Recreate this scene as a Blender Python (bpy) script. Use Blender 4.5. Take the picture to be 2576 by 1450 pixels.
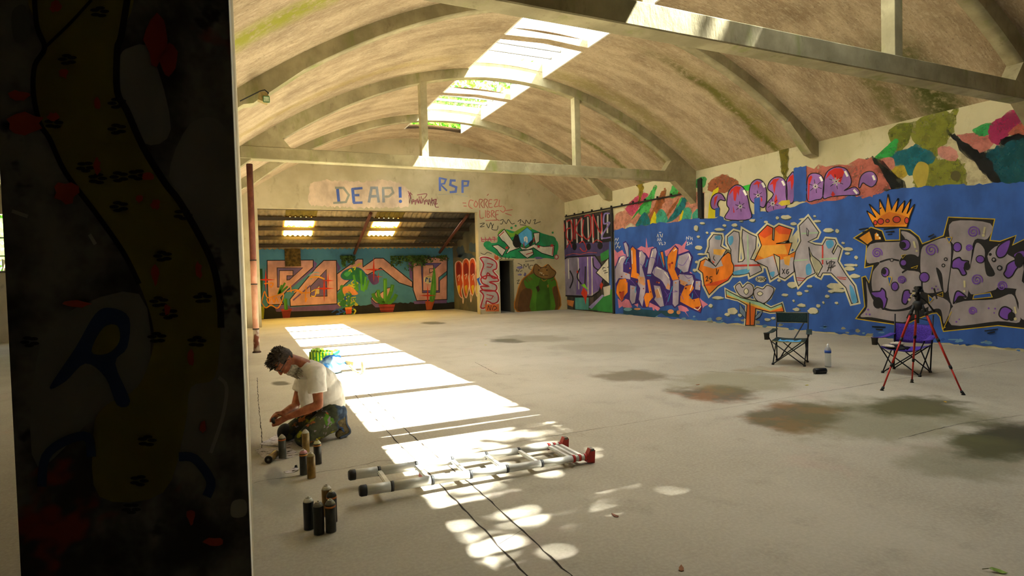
import bpy, bmesh, math, random
from mathutils import Vector, Matrix, noise, geometry
random.seed(7)
for o in list(bpy.data.objects): bpy.data.objects.remove(o, do_unlink=True)
SC = bpy.context.scene
COL = SC.collection

# ------------------------------------------------------------------ camera
IMG_W, IMG_H, FPX = 2576.0, 1450.0, 1455.0
YAW, PITCH, ROLL, EYE = math.radians(24.70), math.radians(-1.59), math.radians(-1.56), 1.55
_fw = Vector((math.sin(YAW), math.cos(YAW), 0)); _rt = Vector((math.cos(YAW), -math.sin(YAW), 0)); _up = Vector((0, 0, 1))
FW = _fw*math.cos(PITCH) + _up*math.sin(PITCH)
_u2 = _up*math.cos(PITCH) - _fw*math.sin(PITCH)
RT = _rt*math.cos(ROLL) + _u2*math.sin(ROLL)
UP = _u2*math.cos(ROLL) - _rt*math.sin(ROLL)
CAMP = Vector((0, 0, EYE))
cd = bpy.data.cameras.new('camera'); cam = bpy.data.objects.new('camera', cd); COL.objects.link(cam)
cd.sensor_width = 36.0; cd.lens = FPX/IMG_W*36.0; cd.clip_start = 0.02; cd.clip_end = 500
cam.matrix_world = Matrix((( RT.x, UP.x, -FW.x, CAMP.x), (RT.y, UP.y, -FW.y, CAMP.y), (RT.z, UP.z, -FW.z, CAMP.z), (0, 0, 0, 1)))
SC.camera = cam

# survey helpers: a photograph pixel read on a known plane of the building gives metres in the building
def ray(x, y): return FW + RT*((x-IMG_W/2)/FPX) - UP*((y-IMG_H/2)/FPX)
def onz(x, y, z=0.0): d = ray(x, y); return CAMP + d*((z-EYE)/d.z)
def onx(x, y, X): d = ray(x, y); return CAMP + d*(X/d.x)
def ony(x, y, Y): d = ray(x, y); return CAMP + d*(Y/d.y)

# ------------------------------------------------------------------ sky, sun, exposure
SUN_DIR = Vector((-0.603, 0.127, -1.0)).normalized()
W = bpy.data.worlds.new('sky'); SC.world = W; W.use_nodes = True
nt = W.node_tree; nt.nodes.clear()
out = nt.nodes.new('ShaderNodeOutputWorld'); bg = nt.nodes.new('ShaderNodeBackground')
sky = nt.nodes.new('ShaderNodeTexSky'); sky.sky_type = 'NISHITA'; sky.sun_disc = False
sky.sun_elevation = math.radians(58); sky.sun_rotation = math.atan2(0.603, -0.127); sky.dust_density = 4.0; sky.air_density = 1.0
mixw = nt.nodes.new('ShaderNodeMixRGB'); mixw.inputs[0].default_value = 0.55; mixw.inputs[2].default_value = (6.0, 6.0, 5.6, 1)
nt.links.new(sky.outputs[0], mixw.inputs[1]); nt.links.new(mixw.outputs[0], bg.inputs[0])
bg.inputs[1].default_value = 0.55
nt.links.new(bg.outputs[0], out.inputs[0])
sd = bpy.data.lights.new('sun', 'SUN'); sd.energy = 42.0; sd.angle = math.radians(0.6); sd.color = (1.0, 0.96, 0.89)
sun = bpy.data.objects.new('sun', sd); COL.objects.link(sun)
sun.rotation_euler = SUN_DIR.to_track_quat('-Z', 'Y').to_euler(); sun.location = (20, -4, 30)
vs = SC.view_settings; vs.view_transform = 'Standard'; vs.look = 'None'; vs.gamma = 1.0; vs.use_curve_mapping = False
vs.exposure = 1.9
SC.cycles.max_bounces = 12; SC.cycles.diffuse_bounces = 8; SC.cycles.transparent_max_bounces = 16

# ------------------------------------------------------------------ object helpers
def link(o, parent=None):
    COL.objects.link(o)
    if parent is not None: o.parent = parent
    return o
def obj(name, bm, mats=None, parent=None, smooth=False):
    me = bpy.data.meshes.new(name)
    if isinstance(bm, bmesh.types.BMesh):
        bm.to_mesh(me); bm.free()
    else:
        me.from_pydata(bm[0], [], bm[1])
    if mats:
        for m in (mats if isinstance(mats, (list, tuple)) else [mats]): me.materials.append(m)
    if smooth: me.polygons.foreach_set('use_smooth', [True]*len(me.polygons))
    return link(bpy.data.objects.new(name, me), parent)
def empty(name, loc=(0, 0, 0), rz=0.0, parent=None):
    o = bpy.data.objects.new(name, None); o.location = loc; o.rotation_euler = (0, 0, rz); o.empty_display_size = 0.1
    return link(o, parent)
def tag(o, label=None, cat=None, group=None, kind=None):
    if label: o['label'] = label
    if cat: o['category'] = cat
    if group: o['group'] = group
    if kind: o['kind'] = kind
    return o
def struct(o): o['kind'] = 'structure'; return o
def copy_tree(o, parent=None):
    c = o.copy(); COL.objects.link(c); c.parent = parent
    for ch in list(o.children): copy_tree(ch, c)
    return c
def bx(bm, x0, x1, y0, y1, z0, z1, mi=0):
    v = [bm.verts.new(p) for p in ((x0,y0,z0),(x1,y0,z0),(x1,y1,z0),(x0,y1,z0),(x0,y0,z1),(x1,y0,z1),(x1,y1,z1),(x0,y1,z1))]
    for f in ((0,3,2,1),(4,5,6,7),(0,1,5,4),(1,2,6,5),(2,3,7,6),(3,0,4,7)):
        bm.faces.new([v[i] for i in f]).material_index = mi
    return v
def box(name, x0, x1, y0, y1, z0, z1, m, parent=None, bevel=0.0):
    bm = bmesh.new(); bx(bm, x0, x1, y0, y1, z0, z1)
    if bevel: bmesh.ops.bevel(bm, geom=bm.edges[:], offset=bevel, segments=2, affect='EDGES', profile=0.6)
    return obj(name, bm, m, parent)
def tube(bm, pts, radii, seg=10, caps=True, mi=0, flat=1.0):
    """tapered tube through points"""
    pts = [Vector(p) for p in pts]; n = len(pts)
    if not isinstance(radii, (list, tuple)): radii = [radii]*n
    rings = []; prev = None
    for i, p in enumerate(pts):
        t = (pts[min(i+1, n-1)] - pts[max(i-1, 0)]).normalized()
        if prev is None:
            a = Vector((0, 0, 1)) if abs(t.z) < 0.9 else Vector((1, 0, 0))
            u = t.cross(a).normalized()
        else:
            u = (prev - t*prev.dot(t)).normalized()
        prev = u; w = t.cross(u)
        rings.append([bm.verts.new(p + (u*math.cos(2*math.pi*k/seg) + w*(flat*math.sin(2*math.pi*k/seg)))*radii[i]) for k in range(seg)])
    for i in range(n-1):
        for k in range(seg):
            f = bm.faces.new((rings[i][k], rings[i][(k+1) % seg], rings[i+1][(k+1) % seg], rings[i+1][k])); f.smooth = True; f.material_index = mi
    if caps:
        bm.faces.new(rings[0][::-1]).material_index = mi; bm.faces.new(rings[-1]).material_index = mi
    return rings
def lathe(bm, prof, seg=20, center=(0, 0, 0), mi=0):
    """prof: list of (r, z) or (r, z, material index of the band that starts here)"""
    cx, cy, cz = center; rings = []
    for p in prof:
        r = max(p[0], 1e-4)
        rings.append([bm.verts.new((cx + r*math.cos(2*math.pi*k/seg), cy + r*math.sin(2*math.pi*k/seg), cz + p[1])) for k in range(seg)])
    for i in range(len(prof)-1):
        m = prof[i][2] if len(prof[i]) > 2 else mi
        for k in range(seg):
            f = bm.faces.new((rings[i][k], rings[i][(k+1) % seg], rings[i+1][(k+1) % seg], rings[i+1][k])); f.material_index = m; f.smooth = True
    bm.faces.new(rings[0][::-1]).material_index = prof[0][2] if len(prof[0]) > 2 else mi
    bm.faces.new(rings[-1]).material_index = prof[-2][2] if len(prof[-2]) > 2 else mi
def prism(bm, pts, axis, a0, a1, mi=0):
    """polygon pts in the plane across axis ('x','y','z'), extruded a0..a1"""
    def P(p, a): return {'x': (a, p[0], p[1]), 'y': (p[0], a, p[1]), 'z': (p[0], p[1], a)}[axis]
    lo = [bm.verts.new(P(p, a0)) for p in pts]; hi = [bm.verts.new(P(p, a1)) for p in pts]
    n = len(pts)
    for q in (lo[::-1], hi): bm.faces.new(q).material_index = mi
    for i in range(n): bm.faces.new((lo[i], lo[(i+1) % n], hi[(i+1) % n], hi[i])).material_index = mi
    bmesh.ops.recalc_face_normals(bm, faces=bm.faces[:])

# ------------------------------------------------------------------ materials
def srgb(c):
    if isinstance(c, str): c = tuple(int(c[i:i+2], 16) for i in (0, 2, 4))
    return tuple((v/255/12.92 if v <= 10.3 else ((v/255+0.055)/1.055)**2.4) for v in c) + (1,)
class NB:
    def __init__(s, name):
        s.m = bpy.data.materials.new(name); s.m.use_nodes = True; s.t = s.m.node_tree
        s.b = s.t.nodes['Principled BSDF']; s.out = s.t.nodes['Material Output']
        tc = s.t.nodes.new('ShaderNodeNewGeometry'); s.pos = tc.outputs['Position']
        s.objc = None
    def n(s, k, **kw):
        x = s.t.nodes.new(k)
        for a, v in kw.items(): setattr(x, a, v)
        return x
    def l(s, a, b): s.t.links.new(a, b)
    def use_object(s):
        s.pos = s.n('ShaderNodeTexCoord').outputs['Object']
    def vec(s, scale=(1,1,1), loc=(0,0,0)):
        mp = s.n('ShaderNodeMapping'); mp.inputs['Scale'].default_value = scale; mp.inputs['Location'].default_value = loc
        s.l(s.pos, mp.inputs[0]); return mp.outputs[0]
    def noise(s, scale=1.0, detail=4, stretch=(1,1,1), rough=0.55, loc=(0,0,0), dist=0.0):
        x = s.n('ShaderNodeTexNoise'); x.inputs['Scale'].default_value = scale; x.inputs['Detail'].default_value = detail
        x.inputs['Roughness'].default_value = rough; x.inputs['Distortion'].default_value = dist
        s.l(s.vec(stretch, loc), x.inputs['Vector']); return x.outputs[0]
    def ramp(s, v, a, b, lo=0.0, hi=1.0):
        x = s.n('ShaderNodeMapRange'); x.interpolation_type = 'SMOOTHSTEP'
        for i, q in zip((1, 2, 3, 4), (a, b, lo, hi)): x.inputs[i].default_value = q
        s.l(v, x.inputs[0]); return x.outputs[0]
    def math(s, op, a, b=None):
        x = s.n('ShaderNodeMath', operation=op)
        for i, v in enumerate((a, b)):
            if v is None: continue
            if isinstance(v, (int, float)): x.inputs[i].default_value = v
            else: s.l(v, x.inputs[i])
        return x.outputs[0]
    def mix(s, fac, a, b, mode='MIX'):
        x = s.n('ShaderNodeMixRGB', blend_type=mode)
        for i, v in enumerate((fac, a, b)):
            if isinstance(v, (int, float)): x.inputs[i].default_value = v
            elif isinstance(v, (tuple, list, str)): x.inputs[i].default_value = srgb(v) if (isinstance(v, str) or max(v) > 1.001) else v
            else: s.l(v, x.inputs[i])
        return x.outputs[0]
    def xyz(s):
        x = s.n('ShaderNodeSeparateXYZ'); s.l(s.pos, x.inputs[0]); return x.outputs
    def done(s, color, rough=0.9, bump=None, bstr=0.3, bdist=0.01, spec=0.3):
        if isinstance(color, (tuple, list, str)): s.b.inputs['Base Color'].default_value = srgb(color)
        else: s.l(color, s.b.inputs['Base Color'])
        if isinstance(rough, (int, float)): s.b.inputs['Roughness'].default_value = rough
        else: s.l(rough, s.b.inputs['Roughness'])
        s.b.inputs['Specular IOR Level'].default_value = spec
        if bump is not None:
            x = s.n('ShaderNodeBump'); x.inputs['Strength'].default_value = bstr; x.inputs['Distance'].default_value = bdist
            s.l(bump, x.inputs['Height']); s.l(x.outputs[0], s.b.inputs['Normal'])
        return s.m
_mc = {}
def flat(c, rough=0.7, metal=0.0, var=0.12, scale=30.0, spec=0.4, name=None):
    """plain coloured surface with slight wear"""
    key = (c if isinstance(c, str) else tuple(c), rough, metal, var, scale, spec)
    if key in _mc: return _mc[key]
    b = NB(name or 'surface_' + (c if isinstance(c, str) else '%02x%02x%02x' % tuple(int(v) for v in c)))
    b.use_object()
    nz = b.noise(scale, 3)
    col = srgb(c)
    dk = tuple(v*(1-var*1.6) for v in col[:3]) + (1,); lt = tuple(min(1, v*(1+var)) for v in col[:3]) + (1,)
    b.b.inputs['Metallic'].default_value = metal
    _mc[key] = b.done(b.mix(b.ramp(nz, 0.3, 0.7), dk, lt), rough, spec=spec)
    return _mc[key]
# ================================================================== the building
XL, XR, YB, YF = -0.012, 11.65, 20.1, 1.5          # hall: left face, right face, back wall, front wall
XC, ZC, KV = 5.87, 6.37, 0.0632
def vz(x): return ZC - KV*(x-XC)**2
RIBS = [4.74, 8.85, 12.70, 16.80]; RW = 0.22
TIES = [4.74, 12.70]
SKX0, SKX1 = 4.90, 6.83

# ---- concrete
def concrete_vault():
    b = NB('vault_concrete')
    streak = b.noise(1.0, 5, (0.7, 2.6, 0.7), 0.62)
    blot = b.noise(0.9, 5, (1, 1, 1), 0.6, (3, 1, 0))
    fine = b.noise(14, 5, (0.5, 2.5, 0.5), 0.7)
    pit = b.noise(22, 5, (1, 1.6, 1), 0.75, (2, 2, 2))
    c = b.mix(b.ramp(streak, 0.32, 0.68), 'a08a6c', 'c2ad8c')
    c = b.mix(b.ramp(blot, 0.45, 0.72, 0, 0.55), c, '776249')
    c = b.mix(b.ramp(fine, 0.45, 0.72, 0, 0.5), c, 'dccbaa')
    c = b.mix(b.ramp(pit, 0.53, 0.68, 0, 0.6), c, '64533f')
    X, Y, Z = b.xyz()
    wob = b.math('MULTIPLY', b.math('SUBTRACT', b.noise(1.3, 3), 0.5), 0.35)
    def band(y0, w, x0=None, x1=None, amt=0.9):
        d = b.math('ABSOLUTE', b.math('SUBTRACT', b.math('ADD', Y, wob), y0))
        f = b.ramp(d, 0.03, w, amt, 0.0)
        if x0 is not None: f = b.math('MULTIPLY', f, b.ramp(X, x0, x1))
        return b.math('MULTIPLY', f, b.ramp(b.noise(7, 4, (1, 1, 1), 0.7), 0.25, 0.55))
    for y0, w, x0, x1, col, amt in ((9.95, 0.20, 7.0, 9.6, '55551a', 0.95), (9.8, 0.6, 7.0, 11.2, '8d8438', 0.45), (15.13, 0.2, 8.3, 10.0, '5f621c', 0.85), (7.2, 0.42, 2.6, 0.6, '8d8f1e', 0.9),
                               (6.3, 0.55, 9.4, 10.8, '47500f', 0.95), (7.0, 0.3, 9.2, 10.6, '5a5a1a', 0.7), (12.3, 0.5, 6.0, 7.2, '8b8046', 0.6), (13.4, 0.22, 8.8, 10.5, '77702c', 0.6), (11.9, 0.3, 5.0, 3.0, 'a08a3c', 0.4)):
        c = b.mix(band(y0, w, x0, x1, amt), c, col)
    return b.done(c, 0.95, b.mix(0.5, fine, pit), 0.7, 0.03)
def concrete_beam():
    b = NB('beam_concrete')
    n1 = b.noise(1.6, 5, (1, 1, 1), 0.6); n2 = b.noise(9, 4, (1, 1, 0.4), 0.7)
    c = b.mix(b.ramp(n1, 0.35, 0.68), '8f8565', 'b1a682')
    c = b.mix(b.ramp(n2, 0.55, 0.8, 0, 0.6), c, '696045')
    moss = b.noise(2.3, 5, (1, 1, 0.35), 0.65, (5, 2, 1))
    c = b.mix(b.ramp(moss, 0.53, 0.72, 0, 0.75), c, '7f8745')
    return b.done(c, 0.95, n2, 0.4, 0.015)
def plaster(name, a, bb, dirt):
    b = NB(name)
    n1 = b.noise(0.8, 5); n2 = b.noise(5, 5, (1, 1, 0.5), 0.65); n3 = b.noise(30, 3)
    c = b.mix(b.ramp(n1, 0.35, 0.66), a, bb)
    c = b.mix(b.ramp(n2, 0.55, 0.78, 0, 0.5), c, dirt)
    return b.done(c, 0.95, n3, 0.3, 0.006)
def floor_concrete():
    b = NB('floor_concrete')
    n1 = b.noise(0.35, 6, (1, 1, 1), 0.6); n2 = b.noise(2.4, 6, (1, 1, 1), 0.65, (2, 5, 0)); n3 = b.noise(45, 3, (1, 1, 1), 0.6)
    c = b.mix(b.ramp(n1, 0.3, 0.7), '9a9282', 'b0a999')
    c = b.mix(b.ramp(n2, 0.5, 0.75, 0, 0.35), c, '787060')
    c = b.mix(b.ramp(n3, 0.35, 0.7, 0, 0.3), c, 'c4bdae')
    c = b.mix(b.ramp(b.noise(1.1, 4, (1, 1, 1), 0.6, (9, 1, 0)), 0.58, 0.75, 0, 0.22), c, 'b8978c')
    X, Y, Z = b.xyz()
    wn = b.noise(2.2, 6, (1, 1, 1), 0.6, (1, 8, 0))
    rust = b.noise(2.0, 4, (1, 1, 1), 0.6, (4, 4, 0))
    # damp stains: (px, py of centre, half width px, half height px, strength, colour)
    rough = 0.88
    for px, py, hw, hh, amt, col in ((1800, 990, 125, 24, 0.85, '574a36'), (2000, 1046, 140, 44, 0.85, '564832'), (2300, 1025, 150, 30, 0.9, '423d27'), (2560, 1105, 190, 55, 0.95, '35331f'),
                                     (1590, 945, 100, 16, 0.7, '63573e'), (2210, 1050, 330, 60, 0.5, '63613c'), (1850, 960, 180, 32, 0.45, '77704a'), (2450, 1150, 190, 60, 0.45, '5b5a38'),
                                     (1275, 858, 45, 7, 0.8, '4c4736'), (1090, 813, 35, 3.5, 0.8, '4a4436'), (1340, 852, 120, 10, 0.4, '6e6750'), (1500, 875, 130, 12, 0.3, '7a715c'),
                                     (705, 965, 26, 6, 0.85, '4c4636'), (690, 1195, 26, 26, 0.5, '50545e'), (700, 1240, 75, 60, 0.35, '6a6a60'), (2000, 930, 160, 10, 0.35, '7b7550')):
        p = onz(px, py); pl = onz(px-hw, py); pt = onz(px, py-hh); pb = onz(px, py+hh)
        ex = (onz(px+hw, py) - pl)*0.5; ey = (pt - pb)*0.5
        # local ellipse axes: invert the 2x2 matrix [ex ey]
        det = ex.x*ey.y - ex.y*ey.x
        dx = b.math('SUBTRACT', X, p.x); dy = b.math('SUBTRACT', Y, p.y)
        u = b.math('ADD', b.math('MULTIPLY', dx, ey.y/det), b.math('MULTIPLY', dy, -ey.x/det))
        v = b.math('ADD', b.math('MULTIPLY', dx, -ex.y/det), b.math('MULTIPLY', dy, ex.x/det))
        r = b.math('SQRT', b.math('ADD', b.math('MULTIPLY', u, u), b.math('MULTIPLY', v, v)))
        r = b.math('ADD', r, b.math('MULTIPLY', b.math('SUBTRACT', wn, 0.5), 1.5))
        f = b.ramp(r, 0.55, 1.12, amt, 0.0)
        cc = b.mix(b.ramp(rust, 0.46, 0.58, 0, 0.85), col, '7d4f24') if px in (1800, 2000) else col
        c = b.mix(f, c, cc)
    return b.done(c, rough, b.mix(0.5, n2, n3), 0.25, 0.008, 0.25)
M_VAULT = concrete_vault(); M_BEAM = concrete_beam(); M_FLOOR = floor_concrete()
M_WALL = plaster('wall_plaster', 'b3a984', 'c6bd9a', '877e5c')
M_BACK = plaster('back_wall_plaster', 'a99d7c', 'bcb090', '7d7356')
M_LEFT = plaster('left_wall_plaster', 'a89d83', 'bcb29a', '6c6452')
M_CURB = plaster('white_curb', 'd8d5c6', 'e6e3d8', 'a9a478')
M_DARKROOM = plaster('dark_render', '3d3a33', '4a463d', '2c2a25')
M_FRONT = plaster('front_room_render', '96907f', 'a59f8e', '6c675b')
def pier_mat():
    b = NB('pier_paint')
    n1 = b.noise(3.2, 5, (1, 1, 0.8), 0.65); n2 = b.noise(5.5, 4, (1, 1, 1), 0.6, (3, 3, 1)); n3 = b.noise(3.0, 4, (1, 1, 1), 0.6, (7, 1, 4)); n4 = b.noise(2.2, 4, (1, 1, 1), 0.6, (1, 1, 9))
    c = b.mix(b.ramp(n1, 0.38, 0.62), '2b2a28', '77756c')
    c = b.mix(b.ramp(n3, 0.60, 0.66, 0, 0.85), c, '7a2f16')
    c = b.mix(b.ramp(n4, 0.62, 0.70, 0, 0.8), c, '8c8a80')
    c = b.mix(b.ramp(n2, 0.62, 0.67, 0, 0.9), c, '1b1a1a')
    return b.done(c, 0.85, n1, 0.2, 0.01)
M_PIER = pier_mat()

# ---- floor (hall, annex and side hall in one slab)
bm = bmesh.new(); bx(bm, -9, 13, -4, 25, -0.2, 0.0)
floor = struct(obj('floor', bm, M_FLOOR))
def crack(pts, w, name='floor_joint', jag=0.006):
    """an open joint: a thin dark ribbon lying in the slab surface"""
    b = bmesh.new(); P = []
    for i in range(len(pts)-1):
        a = Vector(pts[i]); c = Vector(pts[i+1]); n = max(2, int((c-a).length/0.07))
        for k in range(n): P.append(a.lerp(c, k/n))
    P.append(Vector(pts[-1])); L = []; R = []
    for i, p in enumerate(P):
        t = (P[min(i+1, len(P)-1)] - P[max(i-1, 0)]).normalized(); nn = Vector((-t.y, t.x))
        q = p + nn*random.uniform(-jag, jag); ww = w*random.uniform(0.35, 1.0)*0.5
        L.append(b.verts.new((q.x+nn.x*ww, q.y+nn.y*ww, 0.0012))); R.append(b.verts.new((q.x-nn.x*ww, q.y-nn.y*ww, 0.0012)))
    for i in range(len(P)-1): b.faces.new((L[i], R[i], R[i+1], L[i+1]))
    return obj(name, b, M_CRACK, floor)
M_CRACK = flat('2c241b', 0.95)
crack([(1.24, 1.2), (1.25, 3.5), (1.22, 5.6), (1.24, 7.8)], 0.016)
crack([(1.44, 1.2), (1.45, 3.8), (1.40, 5.5), (1.41, 7.7)], 0.015)
crack([(1.24, 7.65), (1.42, 7.72)], 0.03)
crack([(0.0, 4.80), (0.5, 4.79), (1.0, 4.83), (1.2, 4.78)], 0.008, jag=0.02)
crack([(1.45, 4.75), (3.3, 4.75), (5.0, 4.74), (6.2, 4.76)], 0.006, jag=0.006)
crack([(6.2, 4.76), (8.0, 4.76), (11.6, 4.77)], 0.009, jag=0.006)
crack([(0.08, 5.6), (0.09, 6.4), (0.09, 7.9), (0.11, 9.9)], 0.011, jag=0.004)
crack([(1.25, 3.0), (1.45, 3.1)], 0.005)
crack([tuple(onz(2260, 1105).xy), tuple(onz(2400, 1070).xy), tuple(onz(2570, 1045).xy)], 0.008)
crack([tuple(onz(1195, 912).xy), tuple(onz(1250, 941).xy), tuple(onz(1285, 944).xy)], 0.012)
crack([tuple(onz(1780, 935).xy), tuple(onz(1960, 945).xy), tuple(onz(2040, 960).xy)], 0.012)

# ---- walls
def wall_poly(name, pts, axis, a0, a1, m):
    b = bmesh.new(); prism(b, pts, axis, a0, a1); return struct(obj(name, b, m))
OPX0, OPX1, OPZ = 0.42, 7.92, 3.81
DRX0, DRX1, DRZ = 8.75, 9.33, 1.99
wall_right = struct(box('wall_right', XR, XR+0.35, YF-0.3, YB+0.35, 0, 4.27, M_WALL))
# back wall: profile under the vault with the wide opening and the doorway left out
b = bmesh.new()
def col_piece(x0, x1, z0, n=6):
    pts = [(x0, z0)] + [(x1, z0)] + [(x1 + (x0-x1)*i/n, vz(x1 + (x0-x1)*i/n)+0.06) for i in range(n+1)]
    prism(b, pts, 'y', YB, YB+0.3)
col_piece(-0.2, OPX0, 0, 2); col_piece(OPX0, OPX1, OPZ, 18); col_piece(OPX1, DRX0, 0, 3); col_piece(DRX0, DRX1, DRZ, 2); col_piece(DRX1, XR+0.02, 0, 6)
wall_back = struct(obj('wall_back', b, M_BACK))
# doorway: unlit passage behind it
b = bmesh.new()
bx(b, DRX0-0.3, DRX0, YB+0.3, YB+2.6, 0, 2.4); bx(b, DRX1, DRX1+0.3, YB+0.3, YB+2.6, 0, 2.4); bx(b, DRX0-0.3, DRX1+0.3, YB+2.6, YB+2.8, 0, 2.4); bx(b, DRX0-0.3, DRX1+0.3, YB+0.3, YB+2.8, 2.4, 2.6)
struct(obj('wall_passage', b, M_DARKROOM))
box('jamb', DRX1-0.035, DRX1, YB-0.01, YB+0.3, 0, DRZ, flat('6f6a52'), struct(box('door_1', DRX0-0.03, DRX1+0.03, YB-0.012, YB+0.02, DRZ, DRZ+0.05, flat('8a805c'))))
# left wall with its wide end pier
wall_left = struct(box('wall_left', -0.22, XL, YF+0.62, 24.4, 0, 4.22, M_LEFT))
pier = struct(box('wall_pier', -0.443, XL-0.001, YF, YF+0.62, 0, 4.4, M_PIER))
box('side_render', XL-0.02, XL, YF+0.006, YF+0.615, 0, 4.35, M_CURB, pier)
# front wall beside and above the opening the photograph is taken through, and the unlit front room
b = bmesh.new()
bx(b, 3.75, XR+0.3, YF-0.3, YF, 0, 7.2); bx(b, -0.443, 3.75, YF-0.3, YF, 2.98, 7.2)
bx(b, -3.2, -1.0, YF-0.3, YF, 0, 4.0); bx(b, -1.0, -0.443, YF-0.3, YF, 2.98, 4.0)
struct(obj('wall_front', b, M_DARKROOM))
b = bmesh.new()
bx(b, -3.4, -3.2, -3.2, YF, 0, 3.2); bx(b, 6.0, 6.2, -3.2, YF-0.3, 0, 3.2); bx(b, -3.4, 6.2, -3.4, -3.2, 0, 3.2)
struct(obj('wall_front_room', b, M_FRONT))
struct(box('ceiling_front_room', -3.4, 6.2, -3.4, YF-0.3, 3.05, 3.2, M_FRONT))

# ---- vault with the skylight slots left open
SLOTS = [(1.9, 2.6), (2.84, 4.74), (4.96, 6.63), (6.87, 8.85), (9.07, 10.64), (10.88, 12.70), (12.92, 14.60), (14.85, 16.80), (17.02, 18.65)]
xs = sorted(set([round(XL-0.2 + i*(XR+0.3-XL+0.2)/44, 3) for i in range(45)] + [SKX0, SKX1]))
ys = sorted(set([YF-0.3, YB+0.32] + [v for s in SLOTS for v in s] + [YF + i for i in range(0, 19, 2)]))
b = bmesh.new(); TH = 0.14
g0 = {(i, j): b.verts.new((x, y, vz(x))) for i, x in enumerate(xs) for j, y in enumerate(ys)}
g1 = {(i, j): b.verts.new((x, y, vz(x)+TH)) for i, x in enumerate(xs) for j, y in enumerate(ys)}
hole = lambda i, j: xs[i] >= SKX0-1e-6 and xs[i+1] <= SKX1+1e-6 and any(ys[j] >= s[0]-1e-6 and ys[j+1] <= s[1]+1e-6 for s in SLOTS)
for i in range(len(xs)-1):
    for j in range(len(ys)-1):
        if hole(i, j): continue
        f = b.faces.new((g0[i, j], g0[i, j+1], g0[i+1, j+1], g0[i+1, j])); f.smooth = True
        b.faces.new((g1[i, j], g1[i+1, j], g1[i+1, j+1], g1[i, j+1]))
bmesh.ops.delete(b, geom=[v for v in b.verts if not v.link_faces], context='VERTS')
ceiling = struct(obj('ceiling', b, M_VAULT))
ceiling.data.materials[0] = M_VAULT
# arch ribs, tie beams, hangers, gussets
def rib_depth(x): return RD0 + RD1*(x-XC)**2
for yi, y in enumerate(RIBS):
    n = 48; x0, x1 = XL, XR
    RD0, RD1 = (0.20, 0.0055) if y in TIES else (0.19, 0.0022)
    lo = [(x0 + (x1-x0)*i/n, vz(x0 + (x1-x0)*i/n) - rib_depth(x0 + (x1-x0)*i/n)) for i in range(n+1)]
    b = bmesh.new()
    V = [[b.verts.new((x, yy, zz)) for x, z in lo for zz in (z, vz(x)+0.05)] for yy in (y, y+RW)]
    for i in range(n):
        k = 2*i
        b.faces.new((V[0][k], V[0][k+2], V[0][k+3], V[0][k+1])); b.faces.new((V[1][k], V[1][k+1], V[1][k+3], V[1][k+2]))
        f = b.faces.new((V[0][k], V[1][k], V[1][k+2], V[0][k+2])); f.smooth = True
        b.faces.new((V[0][k+1], V[0][k+3], V[1][k+3], V[1][k+1]))
    # the rib also closes the skylight slot above the crown
    bx(b, SKX0-0.1, SKX1+0.1, y+0.01, y+RW-0.01, vz(SKX0)+0.02, ZC+0.30)
    rib = obj('arch_rib', b, M_BEAM, ceiling)
    if y in TIES:
        b = bmesh.new(); bx(b, XL, XR, y-0.012, y+0.24, 3.955, 4.21)
        bmesh.ops.bevel(b, geom=b.edges[:], offset=0.012, segments=1, affect='EDGES')
        obj('tie_beam', b, M_BEAM, ceiling)
        for hx in (3.71, 7.73):
            box('hanger_post', hx, hx+0.16, y+0.02, y+0.2, 4.2, vz(hx+0.08)-rib_depth(hx)+0.03, M_BEAM, ceiling, 0.008)
        b = bmesh.new()
        prism(b, [(XL, 4.0), (0.95, 4.2), (0.78, vz(0.78)-rib_depth(0.78)+0.02), (XL, vz(XL)+0.02)], 'y', y+0.005, y+0.23); obj('gusset', b, M_BEAM, ceiling)
        b = bmesh.new()
        prism(b, [(XR, 3.35), (10.9, 3.96), (10.55, 4.2), (10.8, vz(10.8)-0.3), (XR, vz(XR)+0.02)], 'y', y+0.005, y+0.23); obj('gusset', b, M_BEAM, ceiling)
    else:
        b = bmesh.new(); prism(b, [(XR+0.02, 3.92), (XR-0.22, 3.98), (XR-0.9, vz(XR-0.9)-rib_depth(XR-0.9)), (XR+0.02, vz(XR))], 'y', y+0.003, y+RW-0.003); obj('bracket', b, M_BEAM, ceiling)
        b = bmesh.new(); prism(b, [(XL-0.02, 3.95), (XL+0.2, 4.0), (XL+0.9, vz(XL+0.9)-rib_depth(XL+0.9)), (XL-0.02, vz(XL))], 'y', y+0.003, y+RW-0.003); obj('bracket', b, M_BEAM, ceiling)
for y in (2.6, 6.63, 10.64, 14.60):
    b = bmesh.new(); prism(b, [(SKX0-0.05, vz(SKX0)-0.01), (XC, ZC-0.02), (SKX1+0.05, vz(SKX1)-0.01), (SKX1+0.05, ZC+0.09), (SKX0-0.05, ZC+0.09)], 'y', y, y+0.24)
    obj('cross_beam', b, M_VAULT, ceiling)
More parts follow.
